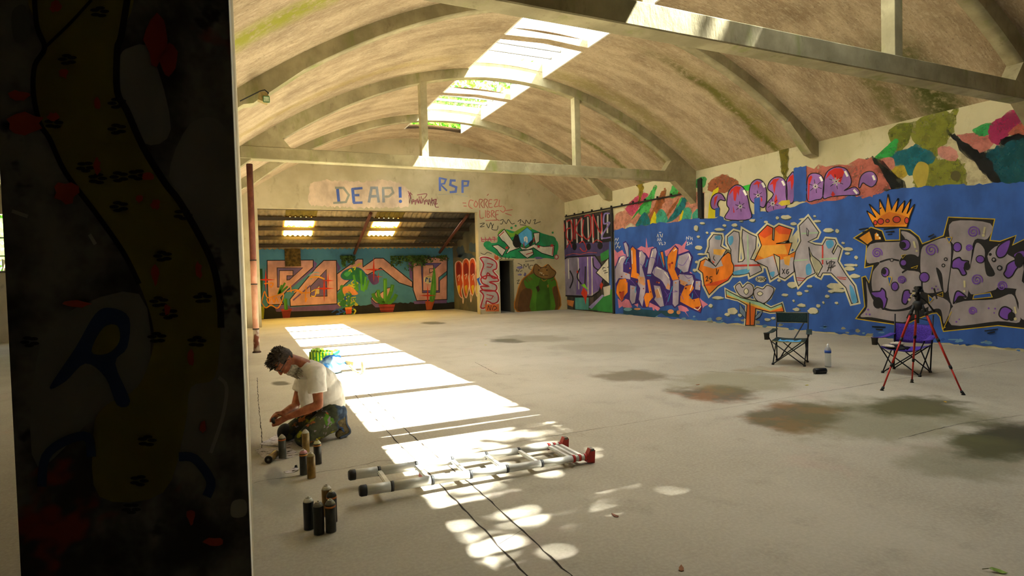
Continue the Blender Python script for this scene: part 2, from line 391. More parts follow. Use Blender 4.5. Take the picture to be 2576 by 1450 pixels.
# rooflights: white kerb, glazing bars, clear panes
def pane_mat():
    b = NB('clear_glass')
    tr = b.n('ShaderNodeBsdfTransparent'); tr.inputs[0].default_value = (0.95, 0.97, 0.95, 1)
    gl = b.n('ShaderNodeBsdfGlossy'); gl.inputs['Roughness'].default_value = 0.02
    mx = b.n('ShaderNodeMixShader'); mx.inputs[0].default_value = 0.05
    b.l(tr.outputs[0], mx.inputs[1]); b.l(gl.outputs[0], mx.inputs[2]); b.l(mx.outputs[0], b.out.inputs[0])
    return b.m
M_PANE = pane_mat(); M_BAR = flat('6a655c', 0.7)
ZG = ZC + 0.30
for wi, (ya, yb) in enumerate(SLOTS):
    b = bmesh.new()
    bx(b, SKX0-0.12, SKX0, ya-0.01, yb+0.01, vz(SKX0)-0.005, ZG); bx(b, SKX1, SKX1+0.12, ya-0.01, yb+0.01, vz(SKX1)-0.005, ZG)
    win = struct(obj('window_%d' % (wi+1), b, M_CURB))
    nb = 4
    for k in range(1, nb):
        y = ya + (yb-ya)*k/nb
        box('glazing_bar', SKX0-0.1, SKX1+0.1, y-0.022, y+0.022, ZG-0.06, ZG+0.012, M_BAR, win)
    for k in range(nb):
        y0 = ya + (yb-ya)*k/nb + 0.01; y1 = ya + (yb-ya)*(k+1)/nb - 0.01
        box('pane', SKX0-0.1, SKX1+0.1, y0, y1, ZG+0.013, ZG+0.019, M_PANE, win)
# ---- side hall beyond the left wall: plain slab roof with an unseen slot added to let daylight in, back wall with a barred window
b = bmesh.new()
bx(b, -7.9, -0.2, YF-0.3, YB+0.3, 4.25, 4.45); bx(b, -9, -7.9, YF-0.3, 7.0, 4.25, 4.45); bx(b, -9, -7.9, 11.0, YB+0.3, 4.25, 4.45)
struct(obj('ceiling_side_hall', b, M_BEAM))
struct(box('wall_side_hall_left', -9.2, -9, YF-0.3, YB+0.3, 0, 4.3, M_LEFT))
b = bmesh.new()
bx(b, -9, -7.6, YB, YB+0.3, 0, 4.3); bx(b, -5.4, -0.2, YB, YB+0.3, 0, 4.3); bx(b, -7.6, -5.4, YB, YB+0.3, 0, 1.9); bx(b, -7.6, -5.4, YB, YB+0.3, 3.5, 4.3)
struct(obj('wall_side_hall_back', b, M_LEFT))
bw = struct(box('window_20', -7.6, -5.4, YB+0.12, YB+0.16, 1.9, 1.96, flat('3a3630')))
for z in (2.35, 2.85): box('window_bar', -7.6, -5.4, YB+0.12, YB+0.15, z, z+0.03, flat('2c2a28'), bw)
box('pane', -7.6, -5.4, YB+0.17, YB+0.176, 1.96, 3.5, M_PANE, bw)
struct(box('wall_side_hall_front', -9, -3.2, YF-0.3, YF, 0, 4.3, M_LEFT))

# ---- annex behind the wide opening: corrugated lean-to roof on purlins
AX1, AYB = 8.28, 24.1
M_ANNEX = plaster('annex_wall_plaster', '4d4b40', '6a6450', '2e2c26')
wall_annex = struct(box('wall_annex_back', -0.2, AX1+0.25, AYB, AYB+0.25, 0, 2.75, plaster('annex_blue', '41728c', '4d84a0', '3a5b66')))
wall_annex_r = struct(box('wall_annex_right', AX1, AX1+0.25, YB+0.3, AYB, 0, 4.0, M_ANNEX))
ZA0, ZA1 = 3.93, 2.60     # roof height at the opening and at the annex back wall
def az(y): return ZA0 + (ZA1-ZA0)*(y-YB-0.2)/(AYB-YB-0.2)
lean = struct(empty('ceiling_annex'))
def sheet_mat(name, a, bb):
    bq = NB(name); bq.use_object(); c = bq.mix(bq.ramp(bq.noise(3.5, 4), 0.35, 0.65), a, bb); return bq.done(c, 0.9)
M_SHEET = [sheet_mat('fibre_cement_%d' % i, a, c) for i, (a, c) in enumerate((('8d7a58', 'a38e69'), ('7d6c4e', '937f5d'), ('978462', 'ae9a74')))]
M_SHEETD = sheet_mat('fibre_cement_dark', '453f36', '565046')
M_SHEETB = sheet_mat('mossy_sheet', '66551f', '7a6526')
def trans_mat():
    bq = NB('yellow_translucent_sheet'); bq.use_object()
    t = bq.n('ShaderNodeBsdfTranslucent'); d = bq.n('ShaderNodeBsdfDiffuse')
    c = bq.mix(bq.ramp(bq.noise(4, 3), 0.4, 0.62), (0.85, 0.42, 0.03, 1), (0.9, 0.72, 0.16, 1))
    bq.l(c, t.inputs[0]); d.inputs[0].default_value = (0.7, 0.55, 0.2, 1)
    mx = bq.n('ShaderNodeMixShader'); mx.inputs[0].default_value = 0.12
    bq.l(t.outputs[0], mx.inputs[1]); bq.l(d.outputs[0], mx.inputs[2]); bq.l(mx.outputs[0], bq.out.inputs[0]); return bq.m
M_TRANS = trans_mat()
PUR = [YB+0.32, YB+1.12, YB+1.92, YB+2.72, YB+3.42, AYB-0.05]
SW = 1.06
def sheet(y0, y1, mats):
    n = 24; b = bmesh.new(); z0, z1 = az(y0), az(y1); rows = []
    for yy, zz in ((y0, z0), (y1+0.12, z1-0.036)):
        rows.append([b.verts.new((SW*i/n, yy, zz + 0.026*math.cos(2*math.pi*6*i/n) + 0.07)) for i in range(n+1)])
    for i in range(n): f = b.faces.new((rows[0][i], rows[1][i], rows[1][i+1], rows[0][i+1])); f.smooth = True
    me = bpy.data.meshes.new('corrugated_sheet'); b.to_mesh(me); b.free(); me.materials.append(mats); return me
TRANS = {(2, 1), (2, 2), (5, 1), (5, 2)}
for r in range(5):
    base = sheet(PUR[r], PUR[r+1], M_SHEET[0])
    for k in range(9):
        x = -0.75 + k*(SW-0.04)
        me = base.copy(); me.materials.clear()
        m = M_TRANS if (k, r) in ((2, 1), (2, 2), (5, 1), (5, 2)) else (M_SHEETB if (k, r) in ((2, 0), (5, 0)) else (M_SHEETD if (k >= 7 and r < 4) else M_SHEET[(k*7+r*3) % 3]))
        me.materials.append(m)
        s = link(bpy.data.objects.new('corrugated_sheet', me), lean); s.location = (x, 0, 0.004*(k % 2))
        if m is M_TRANS: s['label'] = 'yellow translucent corrugated sheet'
for y in PUR[:-1]:
    box('purlin', -0.2, AX1, y-0.05, y+0.05, az(y)-0.09, az(y)+0.03, flat('3c3226', 0.9), lean)
for x in (4.05, 7.65):
    b = bmesh.new(); tube(b, [(x, YB+0.32, az(YB+0.32)-0.16), (x, AYB-0.1, az(AYB-0.1)-0.16)], 0.06, 8); obj('rafter', b, flat('5a3323', 0.9), lean)
# yellow slit where daylight falls past the last sheet
# ---- sliding gate rail along the right wall
rail = struct(box('trim_1', XR-0.07, XR-0.03, 12.75, 20.0, 3.655, 3.70, flat('2b2622', 0.7, 0.4)))
for y in [13.1 + 0.62*i for i in range(12)]:
    box('rail_bracket', XR-0.05, XR, y, y+0.05, 3.66, 3.76, flat('2b2622', 0.7, 0.4), rail)
struct(box('gap_shade_strip', XR-0.05, XR, 12.45, 12.60, 2.92, 4.0, flat('2a2925', 0.9)))  # raised strip whose dark colour stands in for a shaded gap in the wall
# ================================================================== paint on the walls (thin films lying on the wall faces)
def paint_mat(c):
    key = ('paint', c)
    if key in _mc: return _mc[key]
    b = NB('paint_' + c); n1 = b.noise(2.2, 4, (1, 1, 0.6)); n2 = b.noise(26, 3)
    col = srgb(c); dk = tuple(v*0.72 for v in col[:3]) + (1,); lt = tuple(min(1, v*1.18) for v in col[:3]) + (1,)
    _mc[key] = b.done(b.mix(b.ramp(n2, 0.3, 0.72, 0.0, 0.35), b.mix(b.ramp(n1, 0.3, 0.7), dk, lt), (0.5, 0.47, 0.4, 1)) if False else b.mix(b.ramp(n1, 0.3, 0.7), dk, lt), 0.75, spec=0.3)
    return _mc[key]
def soft_mat(c):
    key = ('soft', c)
    if key in _mc: return _mc[key]
    b = NB('sprayed_' + c); n1 = b.noise(5.0, 5, (1, 1, 1), 0.7); t = b.n('ShaderNodeBsdfTransparent'); mx = b.n('ShaderNodeMixShader')
    b.done(c, 0.85); b.l(b.ramp(n1, 0.30, 0.62, 0.40, 0.88), mx.inputs[0]); b.l(t.outputs[0], mx.inputs[1]); b.l(b.b.outputs[0], mx.inputs[2]); b.l(mx.outputs[0], b.out.inputs[0]); _mc[key] = b.m
    return b.m
def pts_of(s): return [tuple(float(v) for v in q.split(',')) for q in s.split()]
def smooth_pts(P, closed, n=4):
    if len(P) < 3: return P
    R = []; N = len(P)
    for i in range(N if closed else N-1):
        p = [P[(i+k-1) % N] if closed else P[min(max(i+k-1, 0), N-1)] for k in range(4)]
        for j in range(n):
            t = j/n
            R.append(tuple(0.5*((2*p[1][a]) + (-p[0][a]+p[2][a])*t + (2*p[0][a]-5*p[1][a]+4*p[2][a]-p[3][a])*t*t + (-p[0][a]+3*p[1][a]-3*p[2][a]+p[3][a])*t**3) for a in (0, 1)))
    if not closed: R.append(P[-1])
    return R
class Paint:
    """layers of colour traced in a survey frame (offset, scale) and laid on a plane of the building"""
    def __init__(s, frame, plane, base=0.010, step=0.00025):
        s.base = base; s.step = step; s.fr = frame; s.plane = plane; s.V = []; s.FA = []; s.M = []; s.mats = []; s.layer = 0
    def at(s, x, y):
        ox, oy, k = s.fr; px, py = ox+x*k, oy+y*k; ax, v = s.plane; off = s.base + s.step*s.layer
        return onx(px, py, v-off) if ax == 'x' else ony(px, py, v-off)
    def mi(s, c):
        if c not in s.mats: s.mats.append(c)
        return s.mats.index(c)
    def poly(s, c, P):
        k = len(s.V); m = s.mi(c)
        s.V += [s.at(*p) for p in P]
        for t in geometry.tessellate_polygon([[Vector((p[0], p[1], 0)) for p in P]]):
            s.FA.append(tuple(k+i for i in t)); s.M.append(m)
    def nxt(s): s.layer += 1; return s
    def f(s, c, q, sm=False):
        P = pts_of(q) if isinstance(q, str) else q
        s.poly(c, smooth_pts(P, True) if sm else P); return s.nxt()
    def F(s, c, q): return s.f(c, q, True)
    def s(s, c, q, amp=None):
        P = smooth_pts(pts_of(q), True, 5); cx = sum(p[0] for p in P)/len(P); cy = sum(p[1] for p in P)/len(P)
        amp = amp or 0.035*max(max(p[0] for p in P)-min(p[0] for p in P), max(p[1] for p in P)-min(p[1] for p in P))
        for k in (1.14, 1.04, 0.92, 0.76):
            s.poly('~'+c, [(cx+(p[0]-cx)*k+random.uniform(-amp, amp), cy+(p[1]-cy)*k+random.uniform(-amp, amp)) for p in P]); s.layer += 1
        return s
    def ribbon(s, c, P, w, closed):
        N = len(P); L = []; R = []
        for i in range(N):
            a = P[i-1] if (closed or i) else P[i]; b = P[(i+1) % N] if (closed or i < N-1) else P[i]
            d0 = (P[i][0]-a[0], P[i][1]-a[1]); d1 = (b[0]-P[i][0], b[1]-P[i][1])
            def nr(d): l = math.hypot(*d) or 1; return (-d[1]/l, d[0]/l)
            n0 = nr(d0) if d0 != (0, 0) else nr(d1); n1 = nr(d1) if d1 != (0, 0) else nr(d0)
            mx, my = n0[0]+n1[0], n0[1]+n1[1]; l = math.hypot(mx, my)
            if l < 0.5: mx, my, q = n1[0], n1[1], 1.0
            else: mx, my = mx/l, my/l; q = min(1.8, 1/max(0.4, mx*n1[0]+my*n1[1]))
            h = w/2*q; L.append((P[i][0]+mx*h, P[i][1]+my*h)); R.append((P[i][0]-mx*h, P[i][1]-my*h))
        k = len(s.V); m = s.mi(c); s.V += [s.at(*p) for p in L] + [s.at(*p) for p in R]
        for i in range(N if closed else N-1):
            j = (i+1) % N; s.FA.append((k+i, k+N+i, k+N+j, k+j)); s.M.append(m)
    def l(s, c, w, *qs, sm=False, closed=False):
        for q in qs:
            P = pts_of(q) if isinstance(q, str) else q
            s.ribbon(c, smooth_pts(P, closed) if sm else P, w, closed)
        return s.nxt()
    def L(s, c, w, *qs): return s.l(c, w, *qs, sm=True)
    def o(s, c, w, *qs): return s.l(c, w, *qs, closed=True)
    def O(s, c, w, *qs): return s.l(c, w, *qs, sm=True, closed=True)
    def b(s, c, oc, w, *qs, sm=False):
        for q in qs: s.f(c, q, sm)
        for q in qs: s.l(oc, w, q, sm=sm, closed=True)
        return s
    def B(s, c, oc, w, *qs): return s.b(c, oc, w, *qs, sm=True)
    def e(s, c, *els, jag=0.0, n=14):
        for E in els:
            x, y, rx = E[:3]; ry = E[3] if len(E) > 3 else rx
            s.poly(c, [(x+rx*math.cos(6.2832*i/n)*(1+random.uniform(-jag, jag)), y+ry*math.sin(6.2832*i/n)*(1+random.uniform(-jag, jag))) for i in range(n)])
        return s.nxt()
    def spiral(s, c, w, *els):
        for x, y, r in els: s.ribbon(c, [(x+r*(0.15+0.85*i/26)*math.cos(i*0.5), y+r*(0.15+0.85*i/26)*math.sin(i*0.5)) for i in range(27)], w, False)
        return s.nxt()
    def star(s, c, w, *els):
        for x, y, r in els:
            for a in (0.35, 1.4, 2.45): s.ribbon(c, [(x-r*math.cos(a), y-r*math.sin(a)), (x+r*math.cos(a), y+r*math.sin(a))], w, False)
        return s.nxt()
    def cross(s, c, *els):
        for x, y, r in els:
            t = r*0.09; s.poly(c, [(x-r, y), (x-t, y-t), (x, y-r*1.3), (x+t, y-t), (x+r, y), (x+t, y+t), (x, y+r*1.3), (x-t, y+t)])
        return s.nxt()
    def build(s, name, parent, label=None):
        me = bpy.data.meshes.new(name); me.from_pydata(s.V, [], s.FA); me.polygons.foreach_set('material_index', s.M)
        for c in s.mats: me.materials.append(soft_mat(c[1:]) if c[0] == '~' else paint_mat(c))
        o = link(bpy.data.objects.new(name, me), parent)
        if label: o['label'] = label
        return o
PX = (0, 0, 1.0)
RW_ = ('x', XR); BW_ = ('y', YB); AW_ = ('y', AYB); AR_ = ('x', AX1); PW_ = ('y', YF)
def ragged(P, step, amp, rnd=random.Random(3)):
    R = []
    for i in range(len(P)-1):
        a, c = P[i], P[i+1]; n = max(1, int(math.hypot(c[0]-a[0], c[1]-a[1])/step))
        for k in range(n): R.append((a[0]+(c[0]-a[0])*k/n + rnd.uniform(-amp, amp), a[1]+(c[1]-a[1])*k/n + rnd.uniform(-amp, amp)*1.4))
    R.append(P[-1]); return R

# ---------- right wall: upper colour patches
p = Paint((1540, 430, 0.1952), RW_, 0.001, 0.00005)
p.s('c98a72', "40,760 60,590 130,540 220,520 340,540 380,560 330,720").s('c98a72', "480,640 500,420 560,390 1130,300 1140,620 1000,640 700,660")
p.s('c24a68', "185,470 330,330 440,310 400,400 260,560 200,500").s('4fae58', "370,500 420,400 530,230 560,250 500,430 450,560 360,540").s('4fae58', "750,330 790,190 880,215 830,320").s('2f8f3a', "255,630 340,500 400,420 500,400 420,440")
p.s('96582f', "460,640 560,430 640,280 690,260 660,400 560,560").s('96582f', "690,600 760,470 850,370 830,430 760,530").s('96582f', "850,310 890,235 990,270 900,300")
p.s('1f6f74', "320,700 370,590 430,545 470,620 470,690").s('1f6f74', "720,650 800,520 890,370 955,370 920,490 830,600").s('46a184', "540,640 620,510 690,560 690,660").s('46a184', "890,630 940,490 1010,500 1000,620").s('46a184', "1040,620 1050,540 1115,500 1115,600").s('4fae58', "830,470 880,360 905,350 850,450").s('4fae58', "960,390 1020,310 1040,310 990,380")
p.s('d3c51c', "495,680 545,535 560,660").s('d3c51c', "865,630 905,520 915,540 885,635").s('c9bda6', "170,745 230,680 280,720").s('8d7a1e', "240,120 330,130 395,190 380,290 340,420 350,260 320,190").s('3f8a48', "960,215 1030,230 1040,300 980,280").s('4c9a55', "1060,160 1140,90 1205,100 1190,190 1110,220")
p.build('painted_patches', wall_right, 'salmon, green, teal and yellow brush patches')
p = Paint((2180, 240, 0.3048), RW_, 0.001, 0.00005)
p.s('c0b58f', "700,370 830,490 1050,740 760,740 430,740 480,560 600,450").s('7d7f2e', "430,230 690,170 740,150 690,330 620,420 560,560 700,520 800,600 760,740 430,740 450,560 530,470 430,400").s('6f7428', "200,290 360,240 340,380 250,460")
p.s('1c6570', "190,495 330,460 400,420 470,450 530,480 520,560 440,550 370,650 280,580 220,560").s('b29a34', "210,600 250,590 300,585 325,660 230,680").F('a8953a', "380,650 430,550 510,580 500,700 460,790 410,740").s('37a04a', "75,510 150,440 235,370 240,450 160,530 100,540").s('c07a6b', "100,545 200,520 230,580 180,615").s('c5877a', "600,440 680,430 740,470 730,530 620,510")
p.s('191a17', "40,540 85,535 300,745 120,790 0,800 0,560").s('1d1d1a', "700,320 760,360 880,420 1000,480 1060,580 1140,720 1060,730 930,590 720,370").s('bd7468', "770,330 960,320 1060,350 960,460 850,400").s('3a9a52', "890,280 1040,230 1000,320 930,330").s('a02a58', "1020,320 1050,230 1210,140 1299,190 1160,330 1080,390").s('b96652', "1180,310 1299,220 1299,320").s('0d0d0d', "1110,400 1130,360 1280,315 1299,380 1150,412").s('14505a', "1000,480 1120,430 1299,400 1299,715 1140,720 1060,580")
p.e('4a4522', (735, 665, 42, 42)).s('5a1f33', "1220,60 1299,60 1299,130 1240,110")
p.s('1b565e', "1299,400 1500,350 1900,250 1900,600 1299,715").s('b96652', "1299,220 1500,170 1600,260 1299,320")
p.build('painted_patches', wall_right, 'black, teal and salmon diagonal patches under the vault')
# ---------- blue band
top = [(1546, 579), (1632, 565), (1677, 559), (1757, 550), (1800, 546), (1897, 538), (1980, 524), (2031, 507), (2103, 495), (2172, 490), (2260, 476), (2375, 466), (2500, 462), (2576, 458), (3000, 425), (3300, 400)]
bot = [(3300, 938), (2575, 879), (2300, 857), (2100, 838), (1892, 818), (1745, 806), (1640, 799), (1548, 790)]
p = Paint(PX, RW_, 0.008, 0.0005); p.f('2f56a0', ragged(top, 9, 2.2) + ragged(bot, 12, 1.6))
for i in range(60):
    x = random.uniform(1560, 2570); y = 800+(x-1548)*0.083 - random.uniform(2, 22)
    p.e(random.choice(['3c6aa8', '5f86a8', '24498c', '6f8fa6', '8c8870']), (x, y, random.uniform(3, 14), random.uniform(1.5, 5)), jag=0.4, n=9); p.layer = 2
blue = p.build('painted_band', wall_right, 'broad blue painted band')

# ---------- bubble lettering above the band
p = Paint((1760, 390, 0.3434), RW_)
p.s('b8685a', "785,130 1000,95 1230,55 1350,205 1250,290 1050,300 780,330").s('9c5c3c', "70,240 90,190 170,155 240,175 270,215 200,270 90,265").f('35b33c', "310,230 372,215 362,262 330,260").f('c9bda0', "35,280 78,280 78,465 35,465").f('d3c51c', "70,350 100,260 138,235 140,255 112,330 115,400 110,465 60,465").s('6d6420', "592,-60 640,-70 646,60 634,150 610,150 598,60").f('1a1814', "0,280 32,280 32,470 0,470")
LET = ["80,350 95,305 130,280 165,290 188,335 150,330 130,360 145,395 120,402 90,390", "200,330 215,265 260,222 310,230 345,290 365,380 370,470 190,470 215,400 200,370", "362,290 375,215 415,180 455,190 485,240 490,330 470,385 430,370 380,340", "500,250 510,200 550,165 600,165 635,210 640,320 620,400 500,420 490,360 540,290", "635,200 660,150 690,135 690,335 640,335", "785,210 800,150 840,133 890,150 910,200 900,310 850,330 790,335", "912,190 930,130 975,95 1030,88 1080,110 1110,180 1100,230 1060,262 1140,235 1170,290 1060,297 960,307 905,315", "1165,230 1180,160 1220,125 1270,125 1300,170 1290,210 1260,235 1225,222 1195,205 1175,240"]
p.B('8d62a4', '17141a', 7, *LET)
p.f('c42c26', "212,300 228,255 265,228 305,236 290,260 285,300 275,270 262,340 250,330 245,260").f('c42c26', "390,220 420,190 450,205 437,212 432,250 424,215").f('c42c26', "512,222 540,178 585,172 562,200 546,285 535,212").f('c42c26', "642,200 660,158 688,142 690,200 672,260 666,190").f('c42c26', "795,170 815,150 826,160 806,215 800,330 792,330").f('c42c26', "920,180 945,122 990,97 1040,98 1080,150 1058,130 1030,210 1000,190 960,140").f('c42c26', "962,292 975,265 992,290 976,307").f('c42c26', "108,312 133,295 120,340 106,382").f('c42c26', "448,300 461,330 450,347").f('c42c26', "560,285 571,340 550,370 545,340").f('c42c26', "243,370 256,420 248,425")
p.star('ece6dd', 9, (298, 378, 16), (428, 297, 14), (535, 358, 18), (848, 230, 20), (1000, 195, 30)).star('17141a', 4, (298, 378, 38), (428, 297, 35), (535, 358, 45), (848, 230, 50), (1000, 195, 55))
p.l('ece6dd', 16, "322,258 342,296", "458,204 476,238", "604,190 622,224", "882,160 898,192", "1064,118 1084,158", "1268,150 1282,184", "1128,254 1154,284")
p.f('2f56a0', ragged(pts_of("690,95 735,88 780,80 782,335 690,345"), 12, 4)).f('2f56a0', "400,320 440,310 442,425 400,432").f('2f56a0', "115,390 146,385 142,452 115,457").f('2f56a0', "360,470 560,400 640,390 640,420 400,470").f('c2ac3a', "575,355 600,335 660,330 664,362 600,374")
p.build('graffiti_lettering', wall_right, 'purple and red bubble lettering above the blue band')

# ---------- orange and lilac lettering beside the gate
p = Paint((1540, 580, 0.2805), RW_)
for q in ("20,170 45,200 90,175 110,215 220,170 260,140 300,155 305,65 320,155 365,145 380,160 320,260 50,320 20,320", "470,185 500,170 520,160 570,120 600,125 625,140 670,85 650,165 690,180 600,230 480,230", "50,610 90,640 140,600 180,690 120,705 90,680 60,700", "190,660 240,620 230,690", "330,640 380,650 430,700 410,725 380,700 375,760 360,690 330,690", "590,680 640,660 690,720 660,730 690,780 650,730 600,720", "780,600 810,630 860,665 830,680 810,700 780,700", "680,360 722,385 690,388"): p.f('d07a92', q)
p.f('1d4a5e', "100,690 200,700 400,720 600,720 600,780 480,770 440,740 380,780 100,750").e('c98a5a', (225, 705, 30, 10), (525, 728, 28, 20), (595, 735, 18, 18)).e('6fa0b0', (140, 708, 38, 16))
p.f('36236c', "25,330 60,240 105,230 130,255 95,110 120,93 150,130 155,170 180,132 215,165 240,175 300,205 330,250 350,165 395,147 410,190 400,320 425,190 455,180 480,330 515,190 565,130 595,160 592,215 690,180 726,240 695,380 740,400 748,430 804,450 785,620 812,690 795,745 600,664 560,700 535,672 480,674 430,694 330,644 310,695 270,694 230,655 180,670 150,625 40,584 30,480")
G_, O_ = 'a99fb0', 'dc7d1e'
for c, q in ((G_, "102,115 125,105 145,150 150,235 132,240"), (G_, "55,270 75,230 115,225 125,250 100,300 100,370 160,390 165,440 60,430 30,480 25,350"), (O_, "165,165 185,145 213,175 222,380 243,390 240,440 165,420 175,340"), (O_, "65,440 120,430 140,470 140,555 110,590 85,640 50,590 35,560 40,500"), (G_, "160,490 210,500 220,560 205,650 177,663 157,620"),
             (G_, "240,190 265,180 303,230 290,290 270,330 300,440 300,540 270,688 237,620 250,520 227,480 245,390"), (G_, "357,170 390,157 403,190 380,290 350,390 312,390 327,290"), (G_, "375,340 400,320 440,340 500,380 523,460 518,540 490,530 450,460 430,440 380,410 357,380"), (O_, "310,440 335,440 350,520 370,600 335,640 325,688 302,688 282,600 300,560 330,560"), (G_, "370,490 430,500 450,580 468,680 430,688 375,620 390,590"), (O_, "432,195 455,190 470,300 465,325 450,270"),
             (O_, "500,220 562,142 588,172 562,350 600,440 550,470 500,360 492,290"), (G_, "545,450 600,440 600,560 595,660 562,688 540,660"), (G_, "592,230 685,197 713,240 680,370 640,380 582,330"), (G_, "600,390 720,402 733,450 700,540 680,560 700,500 640,470 600,450"), (O_, "650,500 720,482 735,520 690,580 720,620 780,602 800,670 790,733 700,690 607,640 610,590"), (G_, "747,452 795,452 790,540 742,530")):
    p.f(c, q)
    p.o('3a2470', 4, q)
p.f('b0432a', "60,560 110,540 100,620 85,635").f('b0432a', "500,300 530,290 520,350").f('8a1f1f', "740,690 800,680 790,732")
p.f('c9926a', "380,540 420,520 440,600 400,610").f('c9926a', "225,410 290,420 290,500 240,470").f('c9926a', "610,440 680,470 650,500 610,480").f('c9926a', "500,470 520,500 515,530 480,520")
p.L('1f93c4', 6, "152,245 135,262 120,305", "160,170 155,240", "320,260 300,330", "482,240 492,350", "600,225 570,330", "350,405 310,405", "215,500 205,560", "422,200 462,330", "540,500 500,640", "620,350 610,380", "720,565 715,605 690,605")
p.L('6b4aa8', 4, "100,300 150,290 160,340", "250,300 290,320 310,260", "330,240 380,250 390,290", "380,330 375,390", "590,300 640,310 690,230", "640,390 680,430 720,410", "120,470 160,440 215,500", "480,600 520,560 580,550", "730,530 760,580 775,600", "610,560 640,620", "470,540 500,600 480,670", "560,540 590,550")
p.L('ece4d6', 7, "176,180 180,300", "252,196 246,240", "362,186 350,240", "548,186 576,164", "690,210 702,270", "470,376 512,430", "410,516 440,600", "735,700 768,712 796,680", "730,450 700,540", "62,290 76,250 104,238", "400,336 440,350")
p.e('7a1f24', (538, 292, 9, 11), (402, 465, 9), (660, 520, 9), (70, 555, 8), (85, 415, 7), (220, 460, 8), (282, 522, 6), (155, 380, 7), (735, 630, 6), (345, 552, 6)).e('dc7d1e', (125, 395, 6), (160, 340, 7), (240, 405, 6), (255, 430, 5), (185, 520, 6), (290, 480, 6), (420, 470, 7), (570, 470, 6), (600, 410, 7), (610, 450, 5), (640, 480, 6), (760, 470, 6), (785, 500, 5), (690, 450, 6))
p.l('dcd8d2', 5, "665,82 668,58 684,80 688,50", "700,55 704,82 716,62 722,88", "668,110 680,104 672,120 684,128 668,136", "692,130 694,108 704,122 712,104 716,128", "402,60 410,32 418,62", "428,30 440,60", "452,28 448,62", "405,95 412,70 422,95 430,70 440,96", "418,104 426,130 434,104", "444,106 446,130 460,126", "466,104 478,110 470,130", "420,18 440,18", "26,90 34,70 46,92 56,66", "28,128 36,100 48,128 60,104", "34,160 50,136 64,160 72,140")
p.build('graffiti_lettering', wall_right, 'orange and lilac spray lettering with pink spikes on blue beside the gate')

# ---------- large letters with cream halo
p = Paint((1740, 530, 0.3658), RW_)
CL = [(72,87,18,7),(30,120,15,22),(105,152,10,7),(45,180,12,8),(45,255,25,14),(65,300,25,7),(35,355,12,10),(250,55,30,14),(295,100,20,11),(225,103,14,8),(340,70,14,7),(415,65,22,12),(645,45,38,15),(588,50,12,10),(845,38,10,7),(860,72,25,8),(510,78,14,8),(1000,140,14,14),(940,135,35,14),(1040,222,12,7),(1075,265,35,12),(1070,295,18,8),(1130,322,12,12),(1090,375,40,10),(1085,400,35,14),(1120,450,35,15),(985,520,55,22),(1010,550,50,12),(960,555,22,10),(740,570,18,14),(790,553,14,7),(640,580,22,9),(755,652,30,12),(720,680,24,12),(835,690,35,22),(870,655,14,12),(930,590,16,10),(1060,545,10,6),(995,635,12,8),(905,632,8,8),(180,600,40,10),(130,655,14,12),(280,690,35,24),(245,715,18,10),(520,750,20,10),(560,740,14,8),(330,720,14,10),(690,510,35,22),(600,480,12,8),(810,520,20,8),(700,620,8,8),(1130,375,10,8),(20,410,14,10),(470,40,12,7),(770,60,30,9),(700,90,22,10),(190,130,35,9),(150,155,20,8)]
p.e('3f4d50', *[(x+5, y+7, a, b_) for x, y, a, b_ in CL], jag=0.15, n=12); p.e('b9b296', *CL, jag=0.18, n=12)
S1 = "120,205 150,165 205,168 210,190 200,245 240,270 215,315 165,385 130,350 118,290 105,290 120,250"
S2 = "50,390 60,350 95,332 130,355 165,385 210,320 250,285 270,300 275,350 290,380 285,430 250,480 180,520 120,580 85,510 75,430 45,405"
U1 = "245,180 290,140 325,150 330,190 320,355 350,350 365,330 345,190 350,130 400,160 445,180 440,260 405,335 440,340 480,400 480,415 400,455 395,430 330,445 285,445 265,360 270,270 245,225"
K1 = "455,165 520,100 560,120 555,200 565,205 570,120 600,100 690,130 665,205 580,228 690,222 665,305 715,280 700,360 705,420 640,470 605,455 605,320 565,300 600,440 545,475 520,390 430,345 480,240"
R1 = "800,45 875,150 860,185 800,215 850,235 900,240 925,195 985,200 995,225 965,285 975,300 1005,240 1030,262 1005,350 1060,440 1120,520 1145,630 1100,640 1060,530 960,430 900,430 885,460 865,450 900,385 880,350 830,310 805,250 815,340 850,430 790,460 735,520 720,480 700,360 715,280 750,210 740,105"
TT = "235,545 260,560 340,600 470,630 545,670 620,640 635,695 540,700 440,675 430,790 370,790 380,650 320,615 240,595"
OO = ["300,525 330,500 350,530 385,500 420,520 422,570 385,600 345,590 320,570", "425,560 450,530 490,540 520,515 565,540 540,600 490,640 440,610"]
p.o('c4bd9f', 30, S1, S2, U1, K1, R1); p.o('c4bd9f', 22, TT, *OO); p.f('b6ae90', "330,150 350,140 400,335 345,350").f('9a967f', "805,250 830,310 895,360 895,400 850,430").f('b6ae90', "670,205 745,110 715,280 690,260").f('b6ae90', "570,305 605,320 600,430")
p.b('a79fa6', '1d1b1d', 6, S1, U1, R1); p.f('d9761c', S2).f('c9481f', "70,520 180,515 250,480 285,430 240,470 120,500").f('d9761c', K1)
p.f('d14f1f', "458,165 520,102 556,120 553,160 500,190").f('d14f1f', "572,125 600,103 686,132 675,165 600,160").f('a79fa6', "500,330 560,310 600,440 545,472 520,390 440,345").f('a79fa6', "607,340 700,320 703,418 640,468 606,452").f('d99a3a', "440,300 480,240 640,235 660,300 560,300 500,330").f('d99a3a', "630,320 680,310 670,380 640,370").f('a79fa6', "95,340 130,356 165,385 200,335 215,380 150,400 80,380").f('d9a24a', "150,265 235,268 205,310 150,300").f('c8553a', "135,340 160,355 150,365")
p.o('1d1b1d', 6, S2, K1)
